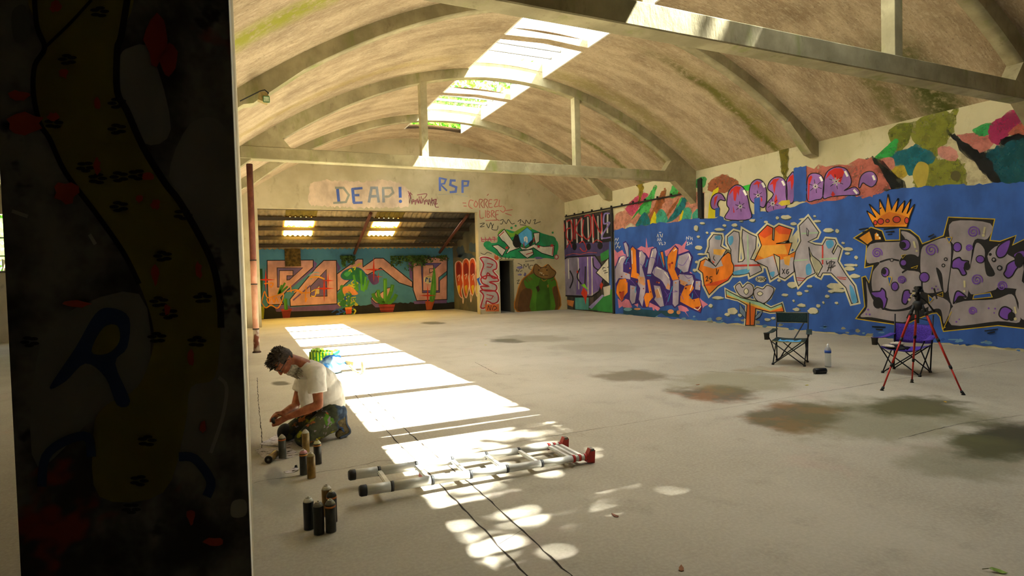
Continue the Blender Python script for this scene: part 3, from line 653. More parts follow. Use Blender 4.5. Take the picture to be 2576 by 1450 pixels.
for q in ("250,190 282,175 285,215 262,240", "290,420 390,400 382,432 300,442", "786,380 815,368 824,430 790,442", "922,215 965,203 976,240 940,262", "1085,515 1112,540 1138,622 1104,632", "535,430 570,420 560,460", "160,178 196,172 198,200 165,198"): p.F('4f93bd', q)
p.nxt().l('b3352a', 13, "295,380 470,375").l('b3352a', 10, "900,240 900,370").l('b3352a', 5, "720,462 780,468", "725,478 770,482", "1000,458 1065,462", "1010,468 1060,474").l('9fbd9a', 9, "385,165 388,410", "755,158 870,152", "705,345 800,338", "880,335 1000,328")
p.b('a79fa6', '1d1b1d', 5, "790,120 805,140 800,175 792,170").L('1d1b1d', 5, "155,310 150,330 162,345", "170,400 172,440 185,405").b('6d7f95', '1d1b1d', 4, "350,670 330,640 330,700 370,745 372,700", "490,690 470,730 432,755 432,735 465,700")
p.B('a79fa6', '1d1b1d', 6, *OO).e('c4bd9f', (375, 556, 17, 22), (470, 572, 20, 15)).O('1d1b1d', 4, "358,556 375,534 392,556 375,578", "450,572 470,557 490,572 470,587")
p.f('d0651f', TT).f('8fb094', "235,545 260,560 340,600 470,630 545,670 620,640 625,655 540,688 460,655 330,615 238,575").f('c9a040', "238,575 330,615 460,655 540,688 625,655 628,668 540,694 450,668 325,622 238,585").o('1d1b1d', 6, TT).l('1d1b1d', 6, "400,630 402,790")
p.e('b9b296', (475, 472, 38, 22)).l('1d1b1d', 5, "450,485 452,460 462,476 471,460 473,485", "480,460 480,485", "491,460 491,485", "480,473 491,473", "510,462 500,463 500,472 509,475 507,485 497,485", "622,400 640,436", "640,402 622,438", "668,405 655,408 650,430 662,437 669,424 660,422", "97,462 105,452 112,462 98,486 116,482", "142,454 126,457 123,470 136,474 139,490 125,498", "925,345 930,370 950,350 940,400 930,420", "950,350 985,355 960,385 990,380", "960,340 955,420", "935,395 975,390")
p.build('graffiti_lettering', wall_right, 'grey and orange letters with a cream halo of drips on blue')

# ---------- grey letters with purple bubbles, crown above
p = Paint((2140, 460, 0.4877), RW_)
SIL = "20,285 105,232 160,250 178,300 255,298 255,240 305,245 350,280 368,318 480,275 505,180 740,190 715,300 770,305 850,275 832,325 894,295 1100,270 1100,760 894,750 760,735 480,765 462,690 445,670 420,672 345,700 270,735 110,712 30,700 75,640 60,490 75,485 95,520 118,425 75,435 85,320"
p.o('b79a1e', 10, SIL).f('191719', SIL)
GY = '8f868a'
for q in ("100,318 250,305 280,290 262,262 265,250 300,258 340,290 352,330 350,380 330,372 300,370 265,385 250,410 262,440 290,452 345,458 360,480 362,560 340,600 300,640 230,655 170,640 125,590 108,530 115,460 150,410 85,412", "80,510 95,560 120,610 170,655 250,664 340,645 410,615 445,605 400,640 300,690 270,720 110,695 50,690 85,640", "365,345 400,315 480,285 515,310 515,420 500,530 495,560 480,560 470,470 440,440 465,540 465,560 380,565 372,480 360,450", "430,585 513,625 482,728 467,660 440,650 400,660",
          "525,200 720,210 705,290 640,295 620,400 602,590 560,580 530,640 505,560 520,430 532,330 512,290", "650,310 690,345 690,420 705,480 745,470 705,380 760,320 828,302 800,360 890,420 894,520 1080,420 1080,560 830,545 760,540 738,555 620,575 612,480 630,380", "545,622 740,602 830,575 860,640 870,720 760,715 520,735", "850,565 894,530 1080,560 1080,720 885,705 866,620"): p.F(GY, q)
p.L('191719', 9, "150,410 200,395 250,402", "265,465 300,445 345,455", "690,345 760,320", "430,545 445,600", "310,660 290,700")
p.B('68409a', '191719', 7, "105,565 150,560 160,545 178,560 182,590 188,602 178,640 165,652 160,610 120,588", "265,600 275,560 300,555 305,570 322,575 300,602 285,627 268,620", "522,420 530,400 560,385 575,400 607,405 600,425 585,440 597,470 575,477 555,445 525,440", "750,360 770,320 825,295 802,370 765,387", "790,472 800,450 810,420 850,400 872,420 850,452 832,482 810,492", "840,370 890,348 900,380 860,397", "530,622 540,570 560,560 597,590 560,587 545,607", "765,682 775,650 800,640 832,660 815,682 812,707 785,702")
for E in ((280, 320, 25), (380, 488, 23), (228, 535, 16, 20), (178, 462, 17, 22), (550, 332, 19, 22), (668, 395, 19, 17), (272, 413, 14)):
    x, y, rx = E[:3]; ry = E[-1]; p.e('191719', (x, y, rx+5, ry+5)); p.e('68409a', (x, y, rx, ry))
p.e('191719', (268, 322, 18, 18), (172, 458, 12, 16), (140, 620, 25, 30), (212, 399, 11, 10), (490, 395, 10), (478, 427, 10), (738, 397, 12), (768, 440, 14), (720, 370, 8), (600, 430, 16, 22), (830, 690, 20, 24), (868, 400, 24, 40)).e(GY, (212, 399, 6), (490, 395, 5), (478, 427, 5), (738, 397, 6), (768, 440, 8))
p.spiral('6d45a2', 6, (135, 363, 28), (415, 348, 34), (632, 255, 32), (262, 502, 22), (650, 502, 30), (780, 533, 26), (628, 662, 22), (610, 337, 18))
p.l('b9b088', 10, "324,302 334,336", "692,228 686,262", "586,505 588,540", "845,640 852,675", "328,565 308,590").e('b9b088', (340, 352, 6), (684, 272, 8), (586, 560, 6), (302, 604, 7), (849, 703, 8)).e('6d45a2', (90, 655, 5), (98, 680, 5), (80, 678, 4), (420, 545, 5), (440, 535, 4), (450, 550, 4), (712, 648, 5), (745, 650, 5), (740, 672, 4), (545, 718, 5), (560, 705, 4))
p.b('28509a', 'b79a1e', 4, "188,485 212,488 200,530", "635,580 720,567 730,590 630,600", "400,580 425,600 405,622", "492,282 522,282 508,310").b('191719', 'b79a1e', 3, "262,375 285,370 268,390", "310,440 345,428 340,442", "445,578 475,565 475,588").l('b79a1e', 4, "520,665 480,750", "462,690 472,755 490,745")
p.b('c9821f', '191719', 7, "38,285 98,246 116,298 86,322", "120,264 135,252 163,296 122,298").e('d8cfb0', (138, 270, 6), (150, 285, 5))
p.b('d4861c', '1d1710', 6, "125,230 82,145 130,180 95,110 150,165 148,85 180,150 192,60 210,140 245,80 232,150 278,92 265,155 310,85 290,160 330,110 305,175 290,230").f('c46a18', "125,205 160,170 200,150 240,160 290,175 292,215 130,222")
for x, y, rx, ry in ((155, 200, 14, 13), (237, 190, 18, 15), (190, 197, 8, 7), (289, 195, 9, 14), (127, 206, 7, 10)): p.e('1d1710', (x, y, rx+4, ry+4)); p.e('b5352c', (x, y, rx, ry))
p.l('191719', 6, "42,242 92,234", "60,255 80,250", "170,240 230,232", "180,255 225,250", "190,268 215,265", "690,765 760,755", "705,778 745,770", "110,742 180,745", "130,756 165,758", "400,280 430,265", "410,292 440,275", "150,135 158,128")
p.build('graffiti_lettering', wall_right, 'large grey letters with purple bubbles under an orange crown on blue')

# ---------- sliding gate in the right wall
GY0, GY1, GZ = 16.86, 20.0, 3.62
gate = struct(empty('door_2', (0, 0, 0))); gate['label'] = 'tall sliding gate of vertical boards covered in graffiti'
M_GATE = [paint_mat(c) for c in ('3a3633', '2c2927', '45403b')]
NP = 13; pw = (GY1-GY0)/NP
gm = bmesh.new(); bx(gm, XR-0.055, XR-0.015, 0.004, pw-0.008, 0.02, GZ); bmesh.ops.bevel(gm, geom=gm.edges[:], offset=0.004, segments=1, affect='EDGES')
gme = bpy.data.meshes.new('board'); gm.to_mesh(gme); gm.free(); gme.materials.append(M_GATE[0])
for i in range(NP):
    m2 = gme if i % 3 == 0 else gme.copy()
    if i % 3: m2.materials.clear(); m2.materials.append(M_GATE[i % 3])
    o = link(bpy.data.objects.new('board', m2), gate); o.location = (0, GY0+i*pw, 0)
box('gate_frame', XR-0.075, XR-0.01, GY0-0.09, GY0-0.02, 0, GZ+0.06, flat('2f2d2a'), gate)
p = Paint((1140, 440, 0.2621), ('x', XR-0.0555), 0.001)
p.f('1d1b1c', "1012,445 1530,365 1535,640 1012,690").l('aaa49a', 15, "1042,450 1045,560", "1092,440 1096,700", "1135,430 1140,640", "1182,425 1190,660", "1232,415 1236,640", "1292,405 1300,640", "1336,400 1344,660", "1388,395 1394,640", "1422,380 1428,620", "1482,375 1480,560")
p.L('a32a2e', 12, "1022,560 1066,540 1060,465 1032,455 1019,520 1026,620 1066,640", "1088,452 1130,445 1150,600 1120,640 1088,600 1092,525 1126,512", "1162,425 1170,620", "1232,405 1172,530 1242,605", "1258,402 1312,396 1322,560 1286,620 1242,560 1252,430", "1342,378 1347,605", "1342,385 1416,560 1426,362").L('7a6aa8', 14, "1502,372 1452,378 1447,470 1502,462 1424,600 1512,600")
p.f('453a64', "1020,690 1180,655 1450,650 1530,640 1530,770 1020,810").L('a32a2e', 9, "1090,700 1120,650 1140,700", "1210,660 1250,640 1280,720 1250,735 1215,700", "1340,660 1380,625 1430,650").e('17171a', (1060, 690, 26, 34), (1165, 690, 22, 36), (1300, 690, 22, 34), (1410, 680, 26, 36)).l('b04a3a', 5, "1080,775 1150,755 1220,765 1300,745 1380,750")
p.f('2f7f3d', "1412,760 1492,715 1492,800 1422,835").f('7a7286', "1030,830 1100,790 1360,775 1420,860 1440,1000 1400,1120 1330,1170 1040,1160").f('6a548f', "1200,790 1350,780 1415,860 1435,1000 1395,1110 1300,1160 1180,1150").l('b9b3a8', 10, "1060,830 1060,1140", "1105,810 1110,1000", "1200,800 1206,1100", "1290,790 1296,1150", "1330,785 1335,1160").o('151416', 13, "1030,830 1100,790 1360,775 1420,860 1440,1000 1400,1120 1330,1170 1040,1160").L('151416', 12, "1120,920 1150,1000 1120,1090", "1215,900 1190,980 1230,1050", "1270,880 1265,1060", "1340,800 1350,880 1400,920")
p.b('c9c3b2', '151416', 9, "1372,940 1490,800 1498,1050").l('151416', 7, "1435,910 1440,890 1460,892", "1440,925 1470,920", "1478,890 1495,885", "1450,945 1485,935")
p.f('2f7a3c', "1300,1295 1420,1170 1530,1080 1535,1325").f('4c8d84', "1170,1180 1300,1180 1300,1298 1170,1292").f('c0763a', "1090,1200 1160,1210 1150,1270 1100,1250").f('3a5ea0', "1498,640 1530,640 1532,1100 1500,1100").f('b9b3a8', "1440,1080 1510,1060 1505,1150 1450,1170").f('8a7fae', "1300,1270 1430,1150 1450,1160 1330,1290").f('b8341f', "1225,1140 1250,1080 1288,1130 1272,1250 1255,1180").f('6fae2a', "1225,1060 1260,1045 1300,1110 1262,1085").f('b8341f', "1405,1060 1425,1030 1440,1055 1420,1105").e('b8341f', (1068, 940, 7, 14), (1192, 932, 7, 14))
p.build('graffiti_lettering', gate, 'red drawn letters over black and white streaks, purple block letters below')

# ---------- back wall
p = Paint((600, 400, 0.3035), BW_, 0.001)
p.f('cbb49a', ragged(pts_of("580,350 590,210 640,190 740,175 1000,190 1190,175 1330,195 1420,260 1410,400 1000,408 600,385 580,350"), 14, 7))
p.l('4a64ac', 24, "820,245 832,360", "945,245 957,365", "1338,232 1341,322").l('8b8d80', 18, "800,240 870,240 915,300 890,358 785,366").l('5b6da8', 20, "938,250 1028,242", "950,302 1002,300", "950,365 1028,362").l('8b9094', 22, "1080,362 1102,240 1146,240 1162,362", "1085,312 1158,308", "1198,245 1203,362").l('949486', 18, "1190,242 1268,240 1282,280 1246,312 1200,312").e('4a64ac', (1342, 352, 14))
p.l('5a6fb2', 19, "1668,155 1670,266", "1800,180 1760,178 1755,215 1805,235 1800,272 1750,276", "1857,180 1857,282").l('5a6fb2', 15, "1662,157 1720,170 1706,205 1672,210 1728,264", "1850,182 1906,186 1900,222 1860,226").l('9a9a8c', 5, "1655,296 1780,290 1900,312")
zig = [(1410+i*8, 300+70*abs(math.sin(i*1.7))+(20 if i > 20 else 0)) for i in range(31)]
p.l('86404c', 5, zig, [(1430+i*7, 385-50*abs(math.sin(i*2.3+1))) for i in range(31)]).L('86404c', 6, "1405,265 1430,330 1420,280 1440,300", "1480,300 1560,290 1540,330", "1600,350 1640,335 1630,395 1660,400")
p.build('graffiti_lettering', wall_back, 'blue painted words DEAP! and RSP above the wide opening')
p = Paint((1140, 440, 0.2621), BW_, 0.001)
p.L('ad5a4c', 7, "195,250 160,245 150,300 185,325", "215,250 200,290 220,310 235,280 215,250", "255,320 250,240 285,245 265,280 290,320", "300,320 298,238 330,245 310,280 335,320", "375,240 345,245 345,310 380,310", "345,278 370,276", "325,200 340,185", "390,245 425,240 395,305 435,300", "445,240 440,300 470,300", "255,340 260,415 295,410", "310,340 312,410", "325,345 330,410 355,395 335,378 352,360 325,345", "370,410 368,345 395,355 375,378 400,410", "440,345 410,350 412,420 445,440", "410,385 435,380", "90,270 125,272", "100,300 130,302", "480,300 500,330 480,360 450,340", "500,345 570,335", "500,370 560,390", "310,440 420,435")
p.L('24231f', 6, "255,470 300,465 260,500 300,495", "320,470 340,510 360,460 380,510", "390,470 370,520 420,530 430,490", "450,440 480,430 470,470 450,470", "490,440 510,470 530,430 560,470 590,465", "620,450 650,430 640,470", "660,440 690,470 700,435 730,470 745,430", "770,440 790,430 780,470 810,460 840,450", "640,480 700,485")
p.F('1f8551', "430,590 500,525 600,545 680,505 760,520 850,560 960,600 1000,680 985,800 900,800 800,800 620,805 460,790 380,745 310,705 340,660 420,650").F('6d9c2c', "430,560 480,520 560,560 600,540 700,490 760,520 700,540 560,600 460,600").e('2a8a50', (560, 510, 12), (600, 490, 10), (955, 555, 10), (330, 670, 40, 34), (985, 690, 26, 60)).F('2f7a4c', "850,590 960,590 990,640 960,700 860,660")
WH = 'cbc3b0'
p.b(WH, '191816', 7, "430,578 490,522 572,640 600,570 640,590 628,680 640,700 545,735 505,760 540,700 492,645 470,632", "375,682 430,672 505,722 470,782 442,752 422,722", "640,690 700,705 790,660 770,560 830,555 826,640 785,672 870,690 972,682 960,785 850,752 770,700 720,720 660,720", "630,735 760,715 772,762 712,802 672,772").F('191816', "600,580 640,600 650,680 600,700 570,650").f('191816', "720,650 770,610 765,660 735,690")
p.b('4d9ac4', '2a4f6a', 5, "625,572 710,505 755,545 760,622 720,662 690,690 645,650").l('d6cfbe', 14, "685,600 688,640", "706,600 708,650", "688,600 706,598").l('a8282c', 8, "440,590 490,545", "678,650 680,700", "776,600 774,650", "700,765 765,745", "960,690 950,770")
for x, y in ((515, 700), (820, 690), (948, 680)): p.f('b02a2c', [(x+(22 if k % 2 == 0 else 9)*math.sin(k*math.pi/5), y-(22 if k % 2 == 0 else 9)*math.cos(k*math.pi/5)) for k in range(10)])
p.e('b0565a', (992, 790, 22, 24)).e('cbb9a0', (992, 790, 12, 14)).l('b0505c', 8, "270,600 275,640 300,640", "310,600 312,640", "330,640 350,600 365,640", "375,600 400,600 395,640", "268,622 420,618")
p.f('3d5fa0', "225,1000 300,960 300,1060 260,1090")
R_ = ["262,800 330,795 410,838 416,900 382,922 428,982 382,992 332,942 312,1000 265,962 292,862", "270,992 340,967 420,992 432,1022 350,1030 412,1062 406,1112 300,1112 265,1072 340,1072 280,1042", "262,1112 380,1112 426,1142 432,1212 380,1237 322,1212 312,1272 265,1272 292,1162"]
p.O('d3c9bd', 28, *R_); p.B('aaa09a', 'a6282d', 13, *R_).l('a6282d', 8, "325,850 380,862 360,890 320,885", "320,1150 385,1165 365,1195 318,1190").e('d27a3a', (300, 900, 4), (350, 930, 4), (390, 960, 4), (300, 1030, 4), (380, 1090, 4), (320, 1180, 4), (400, 1180, 4), (290, 1240, 4)).f('cc6a34', "300,1245 440,1240 440,1312 315,1312").L('26221e', 6, "330,1300 340,1255 355,1300 365,1255", "375,1300 390,1260 420,1280 390,1300")
p.L('24231f', 5, "262,750 300,765 330,745 370,760", "445,790 470,800 450,812", "500,785 505,812", "540,785 530,812", "560,790 600,795", "675,900 680,860 700,885 720,855 725,900", "770,870 740,872 735,905 765,905 768,890", "605,930 610,910 625,930 635,908", "640,930 665,920", "610,1020 635,1010 615,1045 640,1040", "690,830 780,825", "620,850 660,870 630,890")
p.e('6f6890', (640, 890, 30, 14), (820, 800, 40, 12), (640, 960, 20, 10), (690, 960, 12, 20), jag=0.3).f('c4552a', "395,800 400,755 412,790 420,770 440,800 425,820 405,820")
p.B('7a5224', 'c07a24', 9, "615,1312 616,1130 660,1010 740,940 790,860 850,892 905,862 945,895 985,935 972,985 1000,1062 1008,1300")
p.F('5f4020', "625,1305 640,1150 690,1090 750,1110 745,1300").F('5f4020', "960,1100 1000,1080 1002,1290 970,1290").F('4d7d1f', "745,1305 760,1115 700,1085 680,1015 735,965 805,945 850,1000 960,985 990,1062 950,1095 972,1300").F('3c641a', "830,1010 900,1000 930,1300 800,1300")
p.B('806030', '33240f', 6, "780,870 800,858 840,890 890,880 912,862 942,900 985,937 958,985 880,1000 802,972 772,930").l('2a1c0c', 5, "835,900 850,892", "880,895 900,888", "830,960 850,968 880,965 910,968").e('cfc4a4', (850, 945, 5, 8), (835, 940, 4, 7), (868, 962, 6, 4)).e('2a1c0c', (822, 915, 8, 6), (900, 915, 8, 6)).L('7d2a26', 6, "690,1000 720,1030", "705,985 740,1020", "725,975 760,1010", "940,1020 975,1000").f('3a2a14', "795,1080 820,1060 832,1105 812,1130").f('a07a2a', "900,1060 915,1050 918,1080 905,1085").L('c07a24', 4, "850,1000 870,1020 900,1005")
p.build('wall_painting', wall_back, 'green and white lettering, vertical red letters and a brown cat figure in a green shirt')

# ---------- annex back wall mural
p = Paint((640, 500, 0.2207), AW_, 0.001)
p.f('211f1e', ragged([(0, 1230), (500, 1250), (1000, 1230), (1600, 1190), (2300, 1180)], 30, 6) + [(2300, 1300), (1600, 1330), (900, 1370), (0, 1400)])
PK, PU, BK = 'c29188', '6a4f88', '1f1b22'
p.f(PU, "230,1240 330,1180 420,1240 945,1205 1000,1160 990,1270 480,1285 250,1290").f(PU, "670,700 715,740 690,800 560,900").f(PU, "935,705 985,790 950,850")
p.b(PK, BK, 10, "145,705 670,700 670,780 380,1040 300,1130 330,1205 160,1212 145,900", "790,705 935,705 942,1200 410,1228 405,1150 700,790")
p.b('6d5a86', BK, 8, "258,790 550,790 400,925 370,930 370,880 440,880 440,820 285,820 282,1010 262,1010", "640,1000 820,810 828,1112 640,1115").f(PK, "690,1040 745,985 745,1090 690,1095").b('c9b28a', BK, 5, "695,1040 742,990 742,1088 700,1090").l(PU, 16, "420,1010 690,790", "440,1160 640,990")
p.b(PK, BK, 10, "940,860 1178,690 1235,690 1238,780 1380,680 1470,680 1800,950 1800,1010 1650,960 1440,790 1290,870 1220,830 1050,960 945,1060").b(PK, BK, 8, "1390,1060 1435,1080 1520,1020 1570,1010 1510,1150 1460,1200 1380,1190 1330,1140").f(PU, "1330,1145 1380,1195 1460,1205 1450,1240 1380,1240 1330,1190")
p.f(PU, "1755,710 1800,680 1802,940 1770,900").f(PU, "1810,1170 2195,1155 2190,1192 1825,1202").b(PK, BK, 10, "1802,675 2198,665 2195,1150 1850,1165 1810,1040")
p.b('5e4f8c', BK, 6, "1900,735 2130,735 2040,815 2040,757 1920,757 1922,1050 2100,1050 2100,900 2190,830 2190,870 2112,935 2112,1070 1915,1075").f('3f8a9a', "2110,900 2190,835 2190,868 2112,930").l(BK, 7, "1995,800 2040,800", "1995,800 1998,850 2040,830").e('c9bfa0', (2000, 925, 72, 48), jag=0.12).L('2f4f90', 12, "1950,950 1960,905 1980,920", "2000,905 1995,950 2015,940", "2030,950 2035,905 2055,920").L('9a7a30', 7, "1950,900 2000,890 2060,905").f(PK, "1945,990 2080,990 2080,1040 1945,1040")
p.B('1f6b48', '27508f', 9, "985,880 1030,822 1120,790 1200,795 1260,850 1278,920 1240,985 1150,930 1030,925").F('3f9a5e', "1020,860 1070,825 1110,830 1060,890")
rnd = random.Random(5)
for i in range(34):
    x = rnd.uniform(1000, 1200); y = rnd.uniform(930, 1280) ; x -= (y-930)*0.12
    P = [(x+rnd.uniform(-45, 45), y+k*22+rnd.uniform(-14, 14)) for k in range(4)]; p.L(rnd.choice(['b9b52a', 'a8ac30', '2a4f9a', '3f8a5a', 'c3b63a']), rnd.uniform(9, 17), P)
p.L('2a52a4', 12, "880,1300 960,1260 1050,1290 1130,1240", "930,1320 1020,1290 1100,1310").f('7a2a28', "305,1258 425,1255 402,1362 325,1362").f('a83a34', "300,1262 428,1258 424,1275 306,1280").L('3f7a2c', 40, "352,1140 362,1270").L('5f9a34', 12, "345,1140 352,1260").f('a0a022', "58,1230 116,1230 106,1370 62,1370").L('234f22', 40, "70,800 75,950 60,1120").L('3f7a2c', 22, "272,1095 350,960", "280,1090 380,1000", "275,1085 310,985").F('3f7a3c', "975,1000 1005,985 1030,1020 1010,1080 985,1070").F('3f7a3c', "945,1100 980,1060 1020,1090 1010,1150 960,1160").F('2f6a3c', "975,1190 1010,1150 1050,1175 1030,1225 985,1225").L('4f8a3a', 16, "1005,660 1010,780", "1040,650 1030,780")
p.L('4f9a34', 24, "1130,870 1170,1050", "1210,820 1225,1050", "1270,890 1245,1060").L('4a8a30', 26, "1150,950 1180,1040", "1300,930 1270,1040").F('5a3f78', "1290,880 1380,860 1420,950 1350,980")
p.L('46812c', 42, "1490,910 1492,1200", "1410,1040 1425,1130 1490,1180", "1575,980 1560,1060 1510,1170", "1620,1090 1585,1150 1520,1205", "1350,1080 1380,1140 1470,1200").L('6aa63a', 10, "1485,930 1486,1180", "1405,1050 1425,1120", "1572,990 1555,1060").f('7c2a27', "1415,1205 1605,1205 1580,1292 1440,1292").l('b0443c', 8, "1415,1225 1600,1222", "1430,1262 1590,1260").f('c4502e', "1032,1240 1115,1235 1105,1312 1045,1318").f('d98a3a', "1032,1240 1115,1235 1112,1260 1036,1265").F('cf8450', "1008,1015 1090,1000 1165,1060 1180,1090 1120,1100 1080,1060 1020,1090").L('3f7a2c', 14, "1060,1100 1070,1230", "1100,1080 1080,1230").f('a8502a', "1945,1170 2055,1165 2022,1265 1960,1268").F('4f8f34', "1998,1160 2012,1000 2050,780 2072,1000 2050,1160").l('6fae3f', 8, "2030,1150 2045,850")
p.cross('c23522', (130, 925, 110), (795, 1025, 120), (840, 935, 75), (1360, 810, 115), (1975, 1105, 100), (1415, 890, 50))
p.L('d98a2a', 13, "80,1190 115,1060 150,1130 235,1110 330,1090 300,1200 258,1250 190,1215 130,1245 85,1190", "140,1140 160,1190 185,1140", "205,1130 225,1185 250,1130 270,1180", "110,970 210,965 190,1010 160,970", "370,1060 480,1040 560,1075 640,1070", "410,980 420,1070", "590,1000 580,1170 600,1130", "450,1070 500,1050 540,1090").L('d9b03a', 10, "650,1060 700,1040 690,1110 645,1110").L('6fa8c8', 8, "620,880 680,840 740,850", "640,920 690,880 740,880").L('d99a3a', 18, "620,905 720,890 800,920").L('b9b92a', 14, "1075,830 1095,810 1110,840", "1120,790 1150,780 1140,815", "1170,770 1195,745 1220,745")
p.build('wall_painting', wall_annex, 'pink block lettering with cacti in pots and a green jellyfish on blue')
p = Paint((880, 500, 0.2206), AR_, 0.001)
p.e('3a4a5a', (1320, 660, 90, 40), (1400, 560, 50, 60), (1270, 600, 50, 60), jag=0.3)
PET = ["1205,800 1210,735 1245,715 1278,750 1285,860 1276,900 1290,970 1272,1050 1285,1130 1250,1095 1215,950", "1285,770 1300,705 1335,690 1362,740 1360,860 1350,900 1362,980 1345,1070 1325,1130 1300,1060 1290,900", "1365,760 1375,700 1410,685 1432,740 1430,850 1418,900 1430,980 1412,1070 1395,1100 1372,1040 1366,900", "1432,780 1445,730 1462,750 1462,1090 1440,1080 1432,960"]
p.O('c9a6a6', 14, *PET); p.B('b5461e', 'd0b0ae', 7, *PET)
for x in (1242, 1325, 1400, 1450):
    p.F('7a1a1c', [(x-26, 850), (x-22, 760), (x, 730), (x+22, 770), (x+26, 860), (x, 880)] if x < 1440 else [(1438, 850), (1445, 760), (1460, 760), (1460, 850)]); p.F('c9a81e', [(x-14, 1000), (x+14, 990), (x+12, 1060), (x+4, 1090), (x-8, 1050)] if x < 1440 else [(1438, 1000), (1460, 990), (1458, 1080), (1442, 1070)])
p.L('d8bcb8', 7, "1225,900 1250,870 1240,940", "1310,880 1335,860 1320,920", "1390,880 1412,860 1400,930", "1285,1100 1290,1200 1300,1130", "1372,1080 1380,1180 1395,1100")
p.build('wall_painting', wall_annex_r, 'flame coloured drip lettering on the dark side wall')

# ---------- painted snake shape on the near pier
p = Paint((0, 0, 0.5), PW_, 0.0015, 0.0003)
OL = '6a6426'
SN = "170,-60 185,130 225,240 175,330 168,470 200,620 250,700 330,870 480,1070 620,1270 700,1430 760,1600 770,1750 690,1950 520,2050 470,2180 500,2500 820,2480 930,2150 960,1950 1080,1900 1110,1650 1100,1450 1070,1330 1000,1180 900,1010 830,920 720,740 640,560 590,460 590,250 610,180 650,-60"
p.F('6f6e68', "650,240 760,260 860,650 720,720 610,480 600,300").F('73716a', "960,620 1130,640 1140,1020 1000,1000 850,890").F('6d6c64', "300,1600 700,1480 740,1900 520,2050 190,2350 170,1900")
p.F(OL, SN).l('0d0c0b', 26, "170,-60 185,130 225,240 175,330 168,470 200,620 250,700 330,870 480,1070 620,1270 700,1430", sm=True).l('0d0c0b', 34, "650,-60 610,180 590,250 590,460 640,560 720,740 830,920 900,1010 1000,1180 1070,1330 1105,1500 1112,1650", sm=True).l('0d0c0b', 16, "225,240 350,120 460,0", sm=True)
p.F('22345c', "250,1950 380,1750 480,1580 560,1550 650,1600 640,1750 580,1830 655,2020 590,2040 530,1900 430,1830 330,1920").F(OL, "460,1770 520,1650 590,1640 600,1720 540,1780").L('1f3058', 46, "210,2450 230,2300 330,2220 440,2200 460,2300", "900,2300 980,2310 1060,2420 1040,2500")
for x, y in ((500, 60), (340, 300), (270, 620), (590, 520), (590, 650), (430, 840), (600, 890), (690, 880), (600, 1040), (820, 1290), (490, 900), (920, 1080), (800, 1520), (1020, 1500), (990, 1720), (740, 2220), (700, 2420), (790, 1700), (660, 2560), (150, 1720), (850, 1580)):
    for k in range(5):
        a = k*1.26 + x; p.e('15130f', (x+26*math.cos(a), y+20*math.sin(a), 24, 9)); p.layer -= 1
p.layer += 1
for x, y, rx, ry in ((320, 370, 22, 26), (490, 520, 16, 30), (490, 840, 18, 40), (740, 890, 30, 20), (780, 1030, 25, 25), (270, 590, 30, 22), (780, 1380, 18, 50), (1000, 1360, 16, 45), (700, 1000, 18, 18), (390, 1530, 60, 20), (840, 1560, 16, 30), (960, 1800, 16, 40), (1020, 2150, 16, 30), (1080, 2730, 50, 22), (960, 2600, 20, 40), (95, 480, 50, 25), (125, 620, 85, 50), (330, 970, 60, 50), (280, 30, 30, 30), (790, 200, 60, 120), (850, 300, 40, 80)): p.e('8a3a1c' if x < 700 or y > 400 else '7a2a14', (x, y, rx, ry), jag=0.3, n=12); p.layer -= 1
p.layer += 1
p.L('8b8a80', 18, "1100,1900 1140,1950 1120,2100 1060,2280", "450,1180 480,1230", "60,1062 140,1090").F('7c7b72', "1170,2525 1235,2520 1235,2595 1165,2600").F('55574f', "60,60 130,30 150,180 75,210")
p.build('wall_painting', pier, 'olive snake-like painted shape with black outline')
# ================================================================== things on the floor
def child_of(parent, name, bm, m, smooth=False): return obj(name, bm, m, parent, smooth)

# ---- drain pipe / prop under the tie beam
pp = empty('drain_pipe', (0.16, 13.28, 0)); tag(pp, 'tall round pipe painted rust brown above and salmon pink below, under the tie beam', 'pipe')
def pipe_paint(name, c1, c2):
    b = NB(name); b.use_object(); return b.done(b.mix(b.ramp(b.noise(9, 4, (1, 1, 0.5)), 0.42, 0.62), c1, c2), 0.7)
for nm, z0, z1, r, m in (('upper_length', 1.94, 3.95, 0.062, pipe_paint('rust_brown', '5e2f22', '74402e')), ('middle_length', 1.43, 1.935, 0.061, pipe_paint('salmon', 'c58870', 'd79a80')),
                         ('middle_length', 0.50, 1.425, 0.061, pipe_paint('salmon_light', 'cf957c', 'dca58b')), ('lower_length', 0.03, 0.495, 0.060, pipe_paint('white_flaked', '6b3a28', 'cfc6b6'))):
    b = bmesh.new(); lathe(b, [(r, z0), (r, z1)], 18); child_of(pp, nm, b, m)
for z in (1.44, 1.94, 0.5):
    b = bmesh.new(); lathe(b, [(0.064, z-0.012), (0.066, z), (0.064, z+0.012)], 18); child_of(pp, 'joint_ring', b, flat('3a2a22'))
b = bmesh.new(); lathe(b, [(0.085, 0), (0.085, 0.02), (0.062, 0.04)], 18); child_of(pp, 'foot', b, flat('4a3328'))

